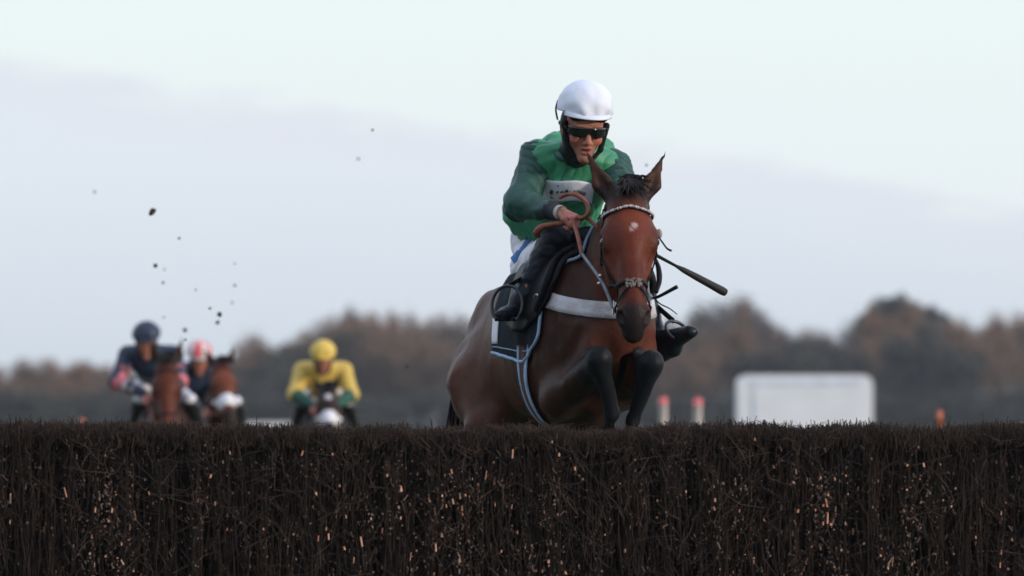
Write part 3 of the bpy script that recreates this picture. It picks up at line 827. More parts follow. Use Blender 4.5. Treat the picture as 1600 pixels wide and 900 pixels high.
    # pale cut ends: stubs and peeled lengths catching the light
    def ends(name, n, m, clus, ang=.16, lsc=1.0):
        xs, zs, ls, rs = [], [], [], []
        while len(xs) < n:
            if random.random() < clus:
                cx = random.choice((-1.62, -1.58, 1.22, 1.27, -.2, -.45, .1, .9, 1.5)) + random.gauss(0, .07) ; zz_ = random.uniform(.74, 1.18)
                cx += (zz_ - 1) * random.uniform(-.1, .1)
            else: cx = random.uniform(X0, X1); zz_ = random.betavariate(3.2, 1.6) * 1.32
            xs.append(cx); zs.append(zz_); b_ = random.random() < .14; ls.append(random.uniform(.016, .042) if b_ else random.uniform(.004, .015)); rs.append(random.uniform(.0026, .0046) if b_ else random.uniform(.0026, .0052))
        xs, zs, ls, rs = map(np.array, (xs, zs, ls, rs)); ls = ls * lsc; y = face(xs, zs) - .022 + rng.uniform(-.01, .02, n)
        P0 = np.stack([xs, y, zs], 1); P2 = np.stack([xs + rng.normal(0, ang, n) * ls, y + rng.normal(0, .003, n), zs + ls], 1)
        twigs(name, P0, (P0 + P2) / 2, P2, rs, rs * .85, m)
    ends('cut_ends', 720, mat('cut_birch_orange', (.42, .16, .085), .6, c2=(.78, .42, .28), nscale=14), .22)
    ends('cut_ends', 800, mat('cut_birch_grey', (.06, .040, .032), .7, c2=(.34, .22, .17), nscale=14), .42, .3, .7)
    ends('bark_flecks', 7500, mat('fleck_brown', (.035, .022, .017), .8, c2=(.11, .066, .048), nscale=20), .12, .5, .55)
fence()

# ---- far wood: bare and evergreen trees
def leafmesh(n, fn, size, rs):
    V = np.zeros((n, 4, 3)); c = fn(n); d1 = rs.normal(size=(n, 3)); d1 /= np.linalg.norm(d1, axis=1)[:, None]; d2 = np.cross(d1, rs.normal(size=(n, 3))); d2 /= np.linalg.norm(d2, axis=1)[:, None]
    s1 = (rs.uniform(.6, 1.4, n) * size)[:, None]; s2 = s1 * rs.uniform(.25, .6, n)[:, None]
    V[:, 0] = c - d1 * s1; V[:, 1] = c - d2 * s2; V[:, 2] = c + d1 * s1; V[:, 3] = c + d2 * s2
    return V.reshape(-1, 3), [(4 * i, 4 * i + 1, 4 * i + 2, 4 * i + 3) for i in range(n)]
def tree_proto(kind, seed):
    rs = np.random.default_rng(seed); rr = random.Random(seed)
    H_ = 1.0; gs = []; clumps = []
    if kind == 'bare':
        tips = []
        def grow(p, d, L_, r, lv):
            e = p + d * L_; mid = (p + e) / 2 + rs.normal(0, L_ * .05, 3); gs.append(tube_geo([p, mid, e], [r, r * .85, r * .7], 5))
            if lv == 0: tips.append(e); return
            for _ in range(rr.choice((2, 3, 3))):
                nd = nrm(d + rs.normal(0, .48, 3) + np.array([0, 0, .12])); grow(p + (e - p) * rr.uniform(.6, 1), nd, L_ * rr.uniform(.62, .8), r * .6, lv - 1)
        grow(np.zeros(3), np.array([0, 0, 1.0]), .27, .022, 0); tips.clear()
        for _ in range(6): grow(np.array([0, 0, rr.uniform(.18, .28)]), nrm(np.append(rs.normal(0, .5, 2), rr.uniform(.5, 1))), rr.uniform(.19, .27), .012, 3)
        tips_ = np.array(tips); tips_[:, 2] *= .98 / tips_[:, 2].max() 
        ce = tips_[rs.integers(0, len(tips_), 3600)] 
        fn = lambda n: tips_[rs.integers(0, len(tips_), n)] + rs.normal(0, .055, (n, 3)) * np.array([1, 1, .9])
        cr = leafmesh(3800, fn, .019, rs)
    else:
        gs.append(tube_geo([(0, 0, 0), (.01, 0, .5), (0, .01, .8)], [.03, .02, .008], 6))
        cl = []
        n_c = 20 if kind == 'pine' else 30
        for _ in range(n_c):
            z = rr.uniform(.60, .92) if kind == 'pine' else rr.uniform(.08, .86); w_ = (.34 if kind == 'pine' else .36) * math.sqrt(max(.05, 1 - max(0, (z - .55) / .42) ** 2)) * rr.random() ** .5; a = rr.uniform(0, 6.28)
            cl.append((w_ * math.cos(a), w_ * math.sin(a), z, rr.uniform(.09, .15))); gs.append(tube_geo([(0, 0, z - .12 if z > .2 else z * .5), (w_ * math.cos(a), w_ * math.sin(a), z)], [.008, .003], 4))
        cl = np.array(cl); 
        def fn(n):
            k = rs.integers(0, len(cl), n); d = rs.normal(size=(n, 3)); d /= np.linalg.norm(d, axis=1)[:, None]
            return cl[k, :3] + d * (cl[k, 3] * rs.uniform(.5, 1.05, n))[:, None] * np.array([1, 1, .7])
        cr = leafmesh(4600, fn, .022, rs)
    V, F = merge(gs); V = V.copy()
    return (V, F), cr
M_bark = mat('far_bark', (.07, .055, .045), .9)
CR = {'bare': [mat('bare_crown_brown', (.155, .104, .074), .95, c2=(.21, .145, .105), nscale=.3, spec=.1), mat('bare_crown_grey', (.10, .092, .095), .95, c2=(.15, .135, .135), nscale=.3, spec=.1), mat('bare_crown_rust', (.185, .11, .070), .95, c2=(.26, .155, .098), nscale=.3, spec=.1), mat('bare_crown_dark', (.075, .066, .058), .95, c2=(.11, .095, .08), nscale=.3, spec=.1)] ,
      'ever': [mat('evergreen_crown', (.058, .062, .054), .95, c2=(.095, .092, .078), nscale=.3, spec=.1)], 'pine': [mat('pine_crown', (.040, .048, .044), .95, c2=(.07, .074, .066), nscale=.3, spec=.1)]}
PROTO = {}
def far_tree(px, py, Y, wpx, kind, tone, label, group):
    key = (kind, tone, (len(PROTO) * 7 + int(px)) % 3)
    if key not in PROTO:
        (tv_, tf), (cv, cf) = tree_proto(kind, 11 + key[2] * 5 + len(kind))
        tm = bpy.data.meshes.new('trunk'); tm.from_pydata(tv_.tolist(), [], tf); tm.materials.append(M_bark)
        cm = bpy.data.meshes.new('crown'); cm.from_pydata(cv.tolist(), [], cf); cm.materials.append(CR[kind][tone]); PROTO[key] = (tm, cm, np.ptp(cv[:, 0]), cv[:, 2].max())
    tm, cm, w0, h0 = PROTO[key]
    top = P(px, py, Y); hgt = top[2] / h0; wid = wpx * K * Y / w0
    rt = empty({'bare': 'bare_tree', 'ever': 'evergreen_tree', 'pine': 'pine_tree'}[kind], (top[0], Y, 0), random.uniform(0, 6.28)); rt.scale = (wid, wid, hgt)
    tag(rt, label, 'tree', group)
    for nm_, me in (('trunk', tm), ('crown', cm)):
        o = bpy.data.objects.new(nm_, me); COL.objects.link(o); o.parent = rt
# skyline (px, py) read off the photograph
SKY = [(-60, 560), (0, 556), (60, 552), (124, 558), (165, 566), (215, 566), (270, 575), (330, 556), (370, 540), (400, 514), (430, 530), (465, 508), (500, 490), (540, 478), (580, 472), (610, 482), (650, 480), (690, 478), (720, 488), (760, 500), (840, 515), (940, 520), (1040, 522), (1075, 492), (1105, 464), (1135, 454), (1165, 460), (1195, 478), (1230, 507), (1270, 502), (1300, 512), (1340, 490), (1375, 466), (1405, 456), (1440, 463), (1468, 486), (1500, 492), (1545, 480), (1590, 478), (1640, 490), (1700, 500)]
def skyl(px): return float(np.interp(px, [a for a, b in SKY], [b for a, b in SKY]))
GT = 'trees of the far wood along the skyline'
special = [(402, 506, 700, 70, 'bare', 1, 'pale grey bare tree standing up thin above the wood left of the yellow rider'),
           (1105, 462, 690, 100, 'bare', 1, 'round grey bare tree, tall hazy crown just right of the whip tip'),
           (1155, 452, 700, 120, 'bare', 1, 'tallest hazy bare grey tree left above the white trailer'),
           (1405, 455, 640, 105, 'pine', 0, 'dark flat-topped pine, highest crown at the right end of the wood'),
           (1455, 472, 650, 74, 'pine', 0, 'smaller dark pine crown at the right shoulder of the tallest pine'),
           (1365, 474, 650, 64, 'pine', 0, 'small dark pine crown at the left shoulder of the tallest pine'),
           (575, 472, 640, 95, 'ever', 0, 'dark evergreen crown at the top of the wood right of the yellow cap'),
           (520, 488, 645, 90, 'ever', 0, 'dark evergreen tree directly above the yellow cap'),
           (462, 528, 650, 80, 'ever', 0, 'dark evergreen tree sloping down left of the yellow cap')]
for a in special: far_tree(*a, GT)
px = -70
i = 0
while px < 1690:
    far_tree(px, skyl(px) - 4 + random.uniform(0, 7), 620 + random.uniform(-15, 25), random.uniform(95, 140), 'bare', random.choice((0, 2, 2, 3)) if not (1060 < px < 1200) else random.choice((0, 1)), 'bare brown winter tree of the far wood, merging with its neighbours', GT)
    far_tree(px + 9, skyl(px + 9) + random.uniform(12, 30), 710 + random.uniform(-15, 15), random.uniform(130, 170), 'bare', random.choice((0, 2, 3)), 'bare brown winter tree of the far wood, merging with its neighbours', GT)
    far_tree(px + 18, skyl(px + 18) + random.uniform(20, 45), 585 + random.uniform(-12, 12), random.uniform(105, 150), 'bare' if not (350 < px < 560 or 1180 < px < 1300 or 1400 < px < 1500) else 'ever', 0, 'bare brown winter tree of the far wood, merging with its neighbours' if not (350 < px < 560 or 1180 < px < 1300 or 1400 < px < 1500) else 'dark evergreen tree low in the far wood, merging with its neighbours', GT)
    px += 36; i += 1
px = -80
while px < 1700:
    far_tree(px, random.uniform(604, 622), 545 + random.uniform(-10, 10), random.uniform(90, 130), 'ever', 0, 'low dark evergreen shrub at the foot of the far wood', 'shrubs at the foot of the far wood')
    px += 34

# ---- white trailer with rounded roof
def trailer():
    Y = 185.0; a = P(1154, 586, Y); b = P(1364, 586, Y); x0, x1, zt = a[0], b[0], a[2]; D = 2.4
    root = empty('horse_trailer', ((x0 + x1) / 2, Y + D / 2, 0)); tag(root, 'white trailer with rounded roof corners parked beyond the fence', 'trailer'); org = np.array(root.location)
    mw = mat('white_trailer_paint', (.76, .76, .80), .4, c2=(.82, .82, .86), nscale=.8, spec=.4); mtrim = mat('trailer_blue_trim', (.60, .66, .77), .5); mdk = mat('trailer_dark', (.05, .05, .06), .6)
    def rr_(w0, w1, z0, z1, r, n=8):
        pts = []
        for cx, cz_, a0 in ((w1 - r, z1 - r, 0), (w0 + r, z1 - r, 90)):
            for k in range(n + 1): t = R(a0 + 90 * k / n); pts.append((cx + r * math.cos(t), cz_ + r * math.sin(t)))
        return pts + [(w0, z0), (w1, z0)]
    def ext(prof, ya, yb, rnd=.0):
        n = len(prof); V = [(x, ya, z) for x, z in prof] + [(x, yb, z) for x, z in prof]
        return np.array(V), [tuple(range(n)), tuple(range(2 * n - 1, n - 1, -1))] + [(i, i + n, (i + 1) % n + n, (i + 1) % n) for i in range(n)]
    link('trailer_body', *ext(rr_(x0, x1, .55, zt, .32), Y, Y + D), mw, root, org, smooth=False)
    link('side_panel', *ext(rr_(x0 + .52, x1 - .36, .75, zt - .36, .05), Y - .03, Y - .002), mat('trailer_panel', (.78, .79, .83), .45, var=.05, nscale=1), root, org, smooth=False)
    link('roof_trim', *box_geo((x0 + .38, Y - .045, zt - .30), (x1 - .42, Y - .003, zt - .17)), mtrim, root, org, smooth=False)
    link('door_seam', *box_geo((x0 + .40, Y - .02, .9), (x0 + .46, Y - .003, zt - .42)), mtrim, root, org, smooth=False)
    for wx in (x0 + 1.7, x0 + 2.7):
        for wy in (Y - .02, Y + D - .2):
            ty = link('wheel', *tube_geo([(wx, wy - .02, .38), (wx, wy, .38), (wx, wy + .2, .38), (wx, wy + .22, .38)], [.30, .38, .38, .30], 24), mdk, root, org)
            link('hub', *tube_geo([(wx, wy - .03, .38), (wx, wy - .022, .38)], [.16, .17], 16), M_steel, ty, org)
    link('chassis', *box_geo((x0 + .1, Y + .3, .42), (x1 - .1, Y + D - .3, .56)), mdk, root, org, smooth=False)
    link('tow_bar', *tube_geo([(x1 - .1, Y + D / 2, .48), (x1 + 1.2, Y + D / 2, .46)], .05, 8), M_steel, root, org)
    link('jockey_wheel', *tube_geo([(x1 + .9, Y + D / 2, .75), (x1 + .9, Y + D / 2, .04)], .04, 8), M_steel, root, org)
trailer()

# ---- marker posts and rail board
def marker(px, py, Y, wpx, mt, ml, label, group=None):
    p = P(px, py, Y); r = wpx * K * Y / 2; rt = empty('marker_post', (p[0], Y, 0)); tag(rt, label, 'post', group); z = p[2]; h = .085
    link('post', *tube_geo([(p[0], Y, 0), (p[0], Y, z - h)], [r * .95, r * .95], 16), ml, rt, rt.location)
    link('post_top', *tube_geo([(p[0], Y, z - h), (p[0], Y, z - .03), (p[0], Y, z - .01), (p[0], Y, z)], [r, r, r * .8, r * .3], 16), mt, rt, rt.location)
m_pw = mat('post_white_pink', (.86, .76, .76), .6, var=.08); m_pr = mat('post_red', (.66, .15, .15), .5, var=.1); m_po = mat('post_orange', (.55, .14, .07), .5)
marker(1036, 620, 62, 14, m_pr, m_pw, 'white post with red top, nearer the jumping horse')
marker(1090, 621, 62, 15, m_pr, m_pw, 'white post with red top, nearer the white trailer')
marker(1468, 641, 60, 9, m_po, m_po, 'short orange marker post beyond the fence, right of the trailer')
marker(129, 653, 60, 6, m_po, m_pw, 'short pale marker post with orange tip beyond the fence, far left')
def board():
    Y = 82; a = P(366, 658, Y); b = P(478, 664, Y); rt = empty('white_board', ((a[0] + b[0]) / 2, Y, 0)); tag(rt, 'long low white board on two legs behind the fence, left of the yellow rider', 'board'); o = np.array(rt.location)
    link('board_panel', *box_geo((a[0], Y, a[2] - .25), (b[0], Y + .04, a[2])), mat('board_white', (.55, .55, .58), .6, var=.06), rt, o, smooth=False)
    for x in (a[0] + .12, b[0] - .12): link('leg', *box_geo((x - .03, Y + .042, 0), (x + .03, Y + .09, a[2] - .03)), M_steel, rt, o, smooth=False)
board()

# ================================================================== THE JUMPING HORSE
MJ = dict(O=(.49, 24.80), psi=25, trunk=[(.14, 1.815, .245, .190), (.45, 1.755, .410, .24), (.80, 1.75, .345, .245), (1.05, 1.735, .28, .15), (1.3, 1.725, .25, .095), (1.46, 1.64, .18, .09)], hau=.10, hz=.17, hr=.12, tailhairs=150,
          poll=P(981, 304, 24.52), u=P(993, 528, 24.26) - P(981, 304, 24.52), w=(.10, -1, .0), hs=1.13, su=.93, earsplay=.150)
_f = np.array([math.sin(R(25)), -math.cos(R(25)), 0]); _q = np.array([math.cos(R(25)), math.sin(R(25)), 0])
def MB(s, l, z): return np.array([.49, 24.80, 0]) - _f * s + _q * l + np.array([0, 0, z])
MJ['legs'] = [
    dict(j=[MB(.33, -.16, 1.485), P(936, 561, 24.62), P(957, 646, 24.74), P(950, 672, 24.86), P(946, 684, 24.95)], r=[.098, .059, .037, .034, .03], black_from=1, h0=.6),
    dict(j=[MB(.29, .16, 1.53), P(1018, 568, 24.66), P(990, 655, 24.78), P(984, 680, 24.88), P(980, 692, 24.96)], r=[.10, .063, .038, .036, .03], black_from=1, h0=.6),
    dict(j=[MB(1.24, -.13, 1.56), MB(1.08, -.155, 1.38), MB(1.46, -.13, 1.13), MB(1.40, -.13, .84), MB(1.50, -.13, .74)], r=[.155, .11, .062, .040, .034], black_from=2, h0=.6),
    dict(j=[MB(1.28, .10, 1.56), MB(1.06, .17, 1.42), MB(1.50, .17, 1.15), MB(1.46, .17, .86), MB(1.56, .17, .77)], r=[.17, .11, .062, .040, .034], black_from=2, h0=.6)]
MJ['blaze'] = [(.168, .012, .016, .011, (.42, .33, .30)), (.186, -.002, .012, .007, (.36, .26, .23))]
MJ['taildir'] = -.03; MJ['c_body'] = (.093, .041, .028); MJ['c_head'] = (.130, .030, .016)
HH = make_horse(MJ, 'bay horse with a small white star jumping the birch fence, head towards the camera', vox=.0095)
BR = make_bridle(HH)
H, B, root, org, bv = HH['H'], HH['B'], HH['root'], HH['org'], HH['bvh']
# grakle rosette and silvery fleece patch on the noseband
gs = []
for i in range(70):
    a = random.uniform(-.035, .035); p0 = H(.412 + random.uniform(-.012, .020), a, .05); l_, n_, _, _ = bv.find_nearest(Vector(p0)); p0 = np.array(l_) + np.array(n_) * .006
    gs.append(sphere_geo(p0, random.uniform(.005, .008), None, 5, 6))
link('noseband_pad', *merge(gs), mat('pad_fleece', (.09, .07, .065), .9, c2=(.32, .26, .24), nscale=50), BR, org)
for s_ in (-1, 1): strap(HH, 'cross_strap', [H(*p) for p in ((.41, 0, .08), (.45, s_ * .06, .04), (.485, s_ * .09, -.02), (.51, s_ * .07, -.09), (.51, 0, -.14))], .013, M_black, off=.006, parent=BR)
# saddle cloth
def fs(v): 
    s0 = .10 + .20 * sstep(v, 0, .55) + .17 * max(0, (v - .80) / .20) ** 2
    return s0, .90 - .02 * v
sc = empty('saddle_cloth', (0, 0, 0)); sc.parent = root
gs = []
for side in (-1, 1):
    pts, nr = drape(HH, fs, lambda u: (0.0, R(112) - R(9) * u), 34, 30, .014, side)
    gs.append(grid_shell(pts, nr, .008))
    rim = np.vstack([pts[0, 2:], pts[1:, -1]]); link('piping', *tube_geo(rim + np.vstack([nr[0, 2:], nr[1:, -1]]) * .003, .0075, 7), M_pipe, sc, org)
    link('inner_piping', *tube_geo(pts[1:-1, -3] + nr[1:-1, -3] * .003, .0025, 5), M_pipe, sc, org)
    # white number patch near the rear edge
    pa = pts[27:33, 18:27]; na = nr[27:33, 18:27]; link('number_patch', *grid_shell(pa + na * .004, na, .003), M_white, sc, org)
link('cloth_panel', *merge(gs), M_cloth_navy, sc, org)
# saddle: seat, flaps
sa = empty('saddle', (0, 0, 0)); sa.parent = root
zt = HH['tr'](.6)[0] + HH['tr'](.6)[1]
V, F = sdf([cone(B(.42, 0, zt + .03), B(.76, 0, zt - .01), .07, .08, .05, HH['q'], 1.1), ell(B(.36, 0, zt + .06), (.06, .08, .055), (HH['f'], HH['q'], (0, 0, 1)), .04), ell(B(.82, 0, zt - .01), (.08, .09, .04), (HH['f'], HH['q'], (0, 0, 1)), .05)], .01, 1)
link('seat', V, F, M_black, sa, org)
for side in (-1, 1):
    pts, nr = drape(HH, lambda v: (.20 + .22 * max(0, v - .55) , .74 - .12 * v), lambda u: (R(8), R(84) - R(8) * (2 * u - 1) ** 2), 22, 22, .036, side)
    link('saddle_flap', *grid_shell(pts, nr, .016), M_black, sa, org)
    rl = np.vstack([pts[2, 3:-2]]); link('flap_roll', *tube_geo(rl + nr[2, 3:-2] * .008, [.012, .02, .012], 8), M_black, sa, org)
    pts, nr = drape(HH, lambda v: (.16 + .12 * v, .34 + .06 * v), lambda u: (R(4), R(62)), 10, 16, .032, side)
    link('pommel_pad', *grid_shell(pts, nr, .014), M_black, sa, org)
# girth, breast girth
def Bz(pts): return [B(*p) for p in pts]
gp = Bz([(.46, -.30, 1.72), (.48, -.29, 1.60), (.52, -.20, 1.42), (.53, 0, 1.33), (.52, .20, 1.42), (.48, .29, 1.60), (.46, .30, 1.72)])
gi = empty('girth', (0, 0, 0)); gi.parent = root
strap(HH, 'girth_band', gp, .075, M_brownstrap, off=.012, n=60, parent=gi)
for d in (-.033, .033): strap(HH, 'girth_edge', [p - HH['f'] * d for p in gp], .020, M_pipe, off=.017, n=60, parent=gi)
bg_ = Bz([(.36, -.32, 1.935), (.22, -.30, 1.925), (.06, -.22, 1.90), (-.02, -.08, 1.865), (-.03, .04, 1.85), (.04, .2, 1.88), (.22, .3, 1.92), (.36, .32, 1.93)])
belt(HH, 'breast_girth', B(.30, 0, 1.9), lambda a: 1.862 + .075 * abs(a / 1.75) ** 1.3, -1.85, 1.85, .072, M_white_band, .016, .012)
for s_ in (-1, 1):
    c = B(.34, s_ * .27, 1.925); l_, n_, _, _ = bv.find_nearest(Vector(c)); c = np.array(l_) + np.array(n_) * .03
    th = np.linspace(0, 2 * math.pi, 17); link('girth_buckle', *tube_geo([c + .028 * (HH['f'] * math.cos(t) + np.array([0, 0, 1]) * math.sin(t) * .8) for t in th], .005, 6), M_steel, root, org)
# martingale strap on the chest and running up the neck
strap(HH, 'martingale_strap', Bz([(-.04, 0, 1.86), (-.02, 0, 1.72), (.1, 0, 1.55)]), .03, M_black, off=.008)

# ------------------------------------------------------------------ the rider
hx = nrm([math.cos(R(12)), math.sin(R(12)), -.05]); 
RJ = dict(head=P(912, 202, 24.93), hx=hx, hz=(-.02, -.25, .98), hs=1.10, hel=.935,
          neck=P(900, 238, 25.16), chest=P(898, 282, 25.30), waist=P(858, 330, 25.52), hem=P(842, 345, 25.60), pelvis=P(842, 376, 25.70),
          sh=[P(840, 245, 25.26), P(957, 262, 25.24)], el=[P(813, 318, 25.12), P(986, 325, 25.02)], wr=[P(872, 331, 24.88), P(975, 372, 24.72)],
          hip=[P(835, 418, 25.54), P(880, 386, 25.72)], kn=[P(866, 378, 25.10), MB(.33, .15, 2.17)], an=[P(812, 470, 25.11), P(1028, 534, 25.12)],
          toe=[P(781, 493, 24.96), P(1080, 518, 24.94)], bigfoot=True, rch=.165, rwa=.15, rhem=.135,
          bulge=[(P(872, 232, 25.40), (.105, .11, .085)), (P(934, 238, 25.38), (.085, .10, .08)), (P(821, 330, 25.56), (.108, .12, .098)), (P(905, 330, 25.32), (.10, .09, .12))],
          hand=[((.86, -.42, -.30), (-.28, .25, -.95), -1), ((.5, -.5, -.6), (-.75, .2, -.6), 1)], rsl=(.082, .080, .050))
RD = make_rider(RJ, 'rider in green silks and white cap with dark goggles, crouched on the jumping horse', None, True,
                (M_green, M_dgreen, M_white, M_boot, mat('white_cap_silk', (.70, .73, .86), .55, c2=(.80, .82, .90), nscale=5, bump=.25, bscale=22)))
rr, ro, jb = RD['root'], RD['org'], RD['jb']
# cuffs
for i, s_ in ((0, 1), (1, 1)):
    a, b = RJ['el'][i], RJ['wr'][i]; d = nrm(b - a)
    link('cuff', *tube_geo([b - d * .06, b - d * .02, b + d * .005], [.044, .040, .034], 14), mat('navy_cuff', (.008, .012, .022), .7), rr, ro)
    link('wrist_band', *tube_geo([b + d * .002, b + d * .03], [.032, .031], 14), mat('wrist_white', (.45, .40, .36), .8), rr, ro)
# dark collar
p = []
for k in range(17):
    t = 2 * math.pi * k / 16; p.append(RJ['neck'] + np.array([.082 * math.cos(t), .07 * math.sin(t), -.005 + .03 * math.sin(t)]))
link('collar', *tube_geo(p, .020, 10), M_dgreen, rr, ro)
# white chest panel with worn dark print
c0, c1 = (848, 279), (929, 289); nU, nV = 18, 9
pts = np.zeros((nU, nV, 3)); nn = np.zeros((nU, nV, 3)); camp = Vector((0, 0, CZ))
for i in range(nU):
    for k in range(nV):
        u_, v_ = i / (nU - 1), k / (nV - 1)
        x = 851 + (929 - 851) * u_ - 5 * v_; y = 276 + 7 * u_ + (33 - 3 * u_) * v_ + 2 * math.sin(u_ * 7)
        q = Vector(P(x, y, 25)); d = Vector((0.02, 1, -.02)); h = jb.ray_cast(q - d * 1.2, d)
        if h[0] is None: h = (q, Vector((0, -1, 0)))
        pts[i, k] = h[0]; nn[i, k] = h[1]
for _ in range(8):
    pts[1:-1, 1:-1] = .4 * pts[1:-1, 1:-1] + .15 * (pts[:-2, 1:-1] + pts[2:, 1:-1] + pts[1:-1, :-2] + pts[1:-1, 2:])
    pts[1:-1, [0, -1]] = .5 * pts[1:-1, [0, -1]] + .25 * (pts[:-2, [0, -1]] + pts[2:, [0, -1]]); pts[[0, -1], 1:-1] = .5 * pts[[0, -1], 1:-1] + .25 * (pts[[0, -1], :-2] + pts[[0, -1], 2:])
pts = pts + np.array([0, -.014, 0])
pn = link('chest_panel', *grid_shell(pts, np.tile(np.array([0, -1.0, 0]), (nU, nV, 1)), .008), M_white, rr, ro)
def on_panel(u_, v_):
    a, b = u_ * (nU - 1), v_ * (nV - 1); i, k = int(min(a, nU - 2)), int(min(b, nV - 2)); a -= i; b -= k
    return (pts[i, k] * (1 - a) + pts[i + 1, k] * a) * (1 - b) + (pts[i, k + 1] * (1 - a) + pts[i + 1, k + 1] * a) * b
def stroke(u0, v0, u1, v1, r, m, name='print_stroke'):
    a, b = on_panel(u0, v0), on_panel(u1, v1); gs_ = np.array([a, (a + b) / 2, b]) + np.array([0, -.0035, 0]); link(name, *ribbon_geo(gs_, np.tile([0, -1.0, 0], (3, 1)), r * 2, .0015), m, pn, ro)
for a in ((.13, .46, .19, .50, .012, M_ink), (.15, .52, .18, .60, .008, M_ink), (.27, .48, .29, .55, .007, M_ink), (.355, .49, .375, .57, .006, M_ink), (.40, .55, .43, .52, .004, M_inkgrey), (.465, .44, .475, .64, .006, M_ink), (.53, .50, .55, .56, .004, M_inkgrey), (.60, .53, .63, .50, .003, M_inkgrey), (.68, .50, .86, .58, .005, M_inkgrey), (.74, .62, .84, .66, .003, M_inkgrey), (.14, .76, .20, .78, .004, M_inkgrey), (.25, .26, .28, .22, .003, M_inkgrey)): stroke(*a)
# blue print on the breeches
for (x0, y0, x1, y1, w_) in ((803, 404, 812, 388, .060), (811, 392, 820, 380, .044), (818, 383, 828, 368, .030)):
    g = []
    for x, y in ((x0, y0), ((x0 + x1) / 2, (y0 + y1) / 2), (x1, y1)):
        q = Vector(P(x, y, 25)); h = RD['bb'].ray_cast(q - Vector((0, 1.2, 0)), Vector((0, 1, 0)))
        if h[0] is not None: g.append((np.array(h[0]) + np.array(h[1]) * .003, np.array(h[1])))
    if len(g) == 3: link('breeches_print', *ribbon_geo(np.array([a for a, b in g]), np.array([b for a, b in g]), w_, .002), M_blue, rr, ro)
# dark ribbon tag hanging at the side of the cap
hx_, hy_, hz_ = RD['ax']
link('cap_ribbon', *ribbon_geo(smooth_path([RD['F'](-.110, -.02, .105), RD['F'](-.115, -.02, .07), RD['F'](-.106, -.01, .03)], 10), np.tile(-hx_, (smooth_path([[0, 0, 0], [1, 0, 0], [2, 0, 0]], 10).shape[0], 1)), .022, .004), mat('navy_ribbon', (.02, .03, .06), .7), rr, ro)

# stirrups (hang from the saddle: tack of the horse)
for i, side in ((0, -1), (1, 1)):
    an, toe = RJ['an'][i], RJ['toe'][i]; td = nrm(toe - an); up = nrm(np.array([0, 0, 1.0]) - td * td[2]); lat_ = np.cross(td, up)
    c = an * .38 + toe * .62 + up * .01; st = empty('stirrup', (0, 0, 0)); st.parent = root
    th = np.linspace(R(-50), R(230), 26); tilt = up * .9 + td * -.45
    arch = [c + lat_ * (.078 * (1 - .25 * i) * math.cos(t)) + tilt * (.085 * (1 - .35 * i) * math.sin(t) + .012) for t in th]
    link('stirrup_iron', *tube_geo(arch, .0075, 8), mat('dull_iron', (.05, .055, .065), .35, metal=.7), st, org)
    link('tread', *ribbon_geo(np.array([arch[0], (arch[0] + arch[-1]) / 2, arch[-1]]), np.tile(up, (3, 1)), .035, .008), M_black, st, org)
    topp = arch[13]; sk = B(.50, side * .24, 2.03)
    link('stirrup_leather', *ribbon_geo(smooth_path([topp, (topp + sk) / 2 + lat_ * 0, sk], 14), np.tile(HH['q'] * side, (len(smooth_path([topp, (topp + sk) / 2, sk], 14)), 1)), .026, .004), M_black, st, org)

# reins: part of the bridle
hR = P(897, 343, 24.80); hL = P(985, 388, 24.66)
bitR, bitL = H(.475, -.072, -.065), H(.475, .072, -.065)
def rein(name, pts, r, m, sides=6): return link(name, *tube_geo(smooth_path(pts, 30), r, sides), m, BR, org)
rein('rein', [bitR, P(940, 440, 24.45), P(909, 396, 24.62)], .0075, M_rein_grey)
rein('rein_grip', [P(909, 396, 24.62), P(903, 370, 24.68), hR + np.array([0, -.02, -.02]), hR], .010, M_rein)
rein('rein', [bitL, P(1012, 452, 24.45), P(1012, 430, 24.55)], .0075, M_rein_grey)
rein('rein_grip', [P(1012, 430, 24.55), P(1000, 405, 24.62), hL], .010, M_rein)
rein('rein_grip', [P(874, 309, 24.86), P(886, 304, 24.84), P(902, 305, 24.80), P(916, 317, 24.78), P(919, 332, 24.76), P(911, 340, 24.76), hR + np.array([.012, -.012, .01])], .010, M_rein)
rein('rein_grip', [hR + np.array([.03, 0, 0]), P(916, 340, 24.78), P(930, 352, 24.76), P(950, 372, 24.72), hL], .009, M_rein)
rein('rein_grip', [hR + np.array([-.03, 0.02, 0]), P(880, 348, 24.84), P(862, 351, 24.86), P(846, 355, 24.88), P(838, 364, 24.90), P(842, 368, 24.93)], [.010, .011, .013, .016, .013], M_rein)
# keeper buttons where rein and cheek strap pass
for x, y in ((938, 431), (936, 443)): link('rein_stop', *sphere_geo(P(x, y, 24.44), .009, None, 8, 10), M_steel, BR, org)
# blinker-like fleece at the far cheek piece and loose strap ends
rein('strap_end', [H(.17, .118, -.05), P(1036, 380, 24.45), P(1042, 388, 24.44), P(1049, 392, 24.43)], [.004, .004, .005], M_black)
link('rosette', *sphere_geo(H(.155, .118, -.045), (.014, .014, .022), None, 8, 10), mat('rosette_grey', (.25, .22, .22), .7, var=.5, nscale=60), BR, org)
rein('loose_rein', [H(.40, .10, -.08), P(1030, 440, 24.5), P(1029, 420, 24.52), P(1024, 405, 24.55)], [.009, .013, .008], M_black)
rein('strap_end', [P(1020, 466, 24.42), P(1030, 463, 24.40), P(1058, 448, 24.36)], [.006, .007, .009], M_black)
rein('strap_end', [P(1022, 466, 24.44), P(1032, 475, 24.42), P(1046, 482, 24.4), P(1058, 491, 24.38)], [.003, .003, .002], M_black)

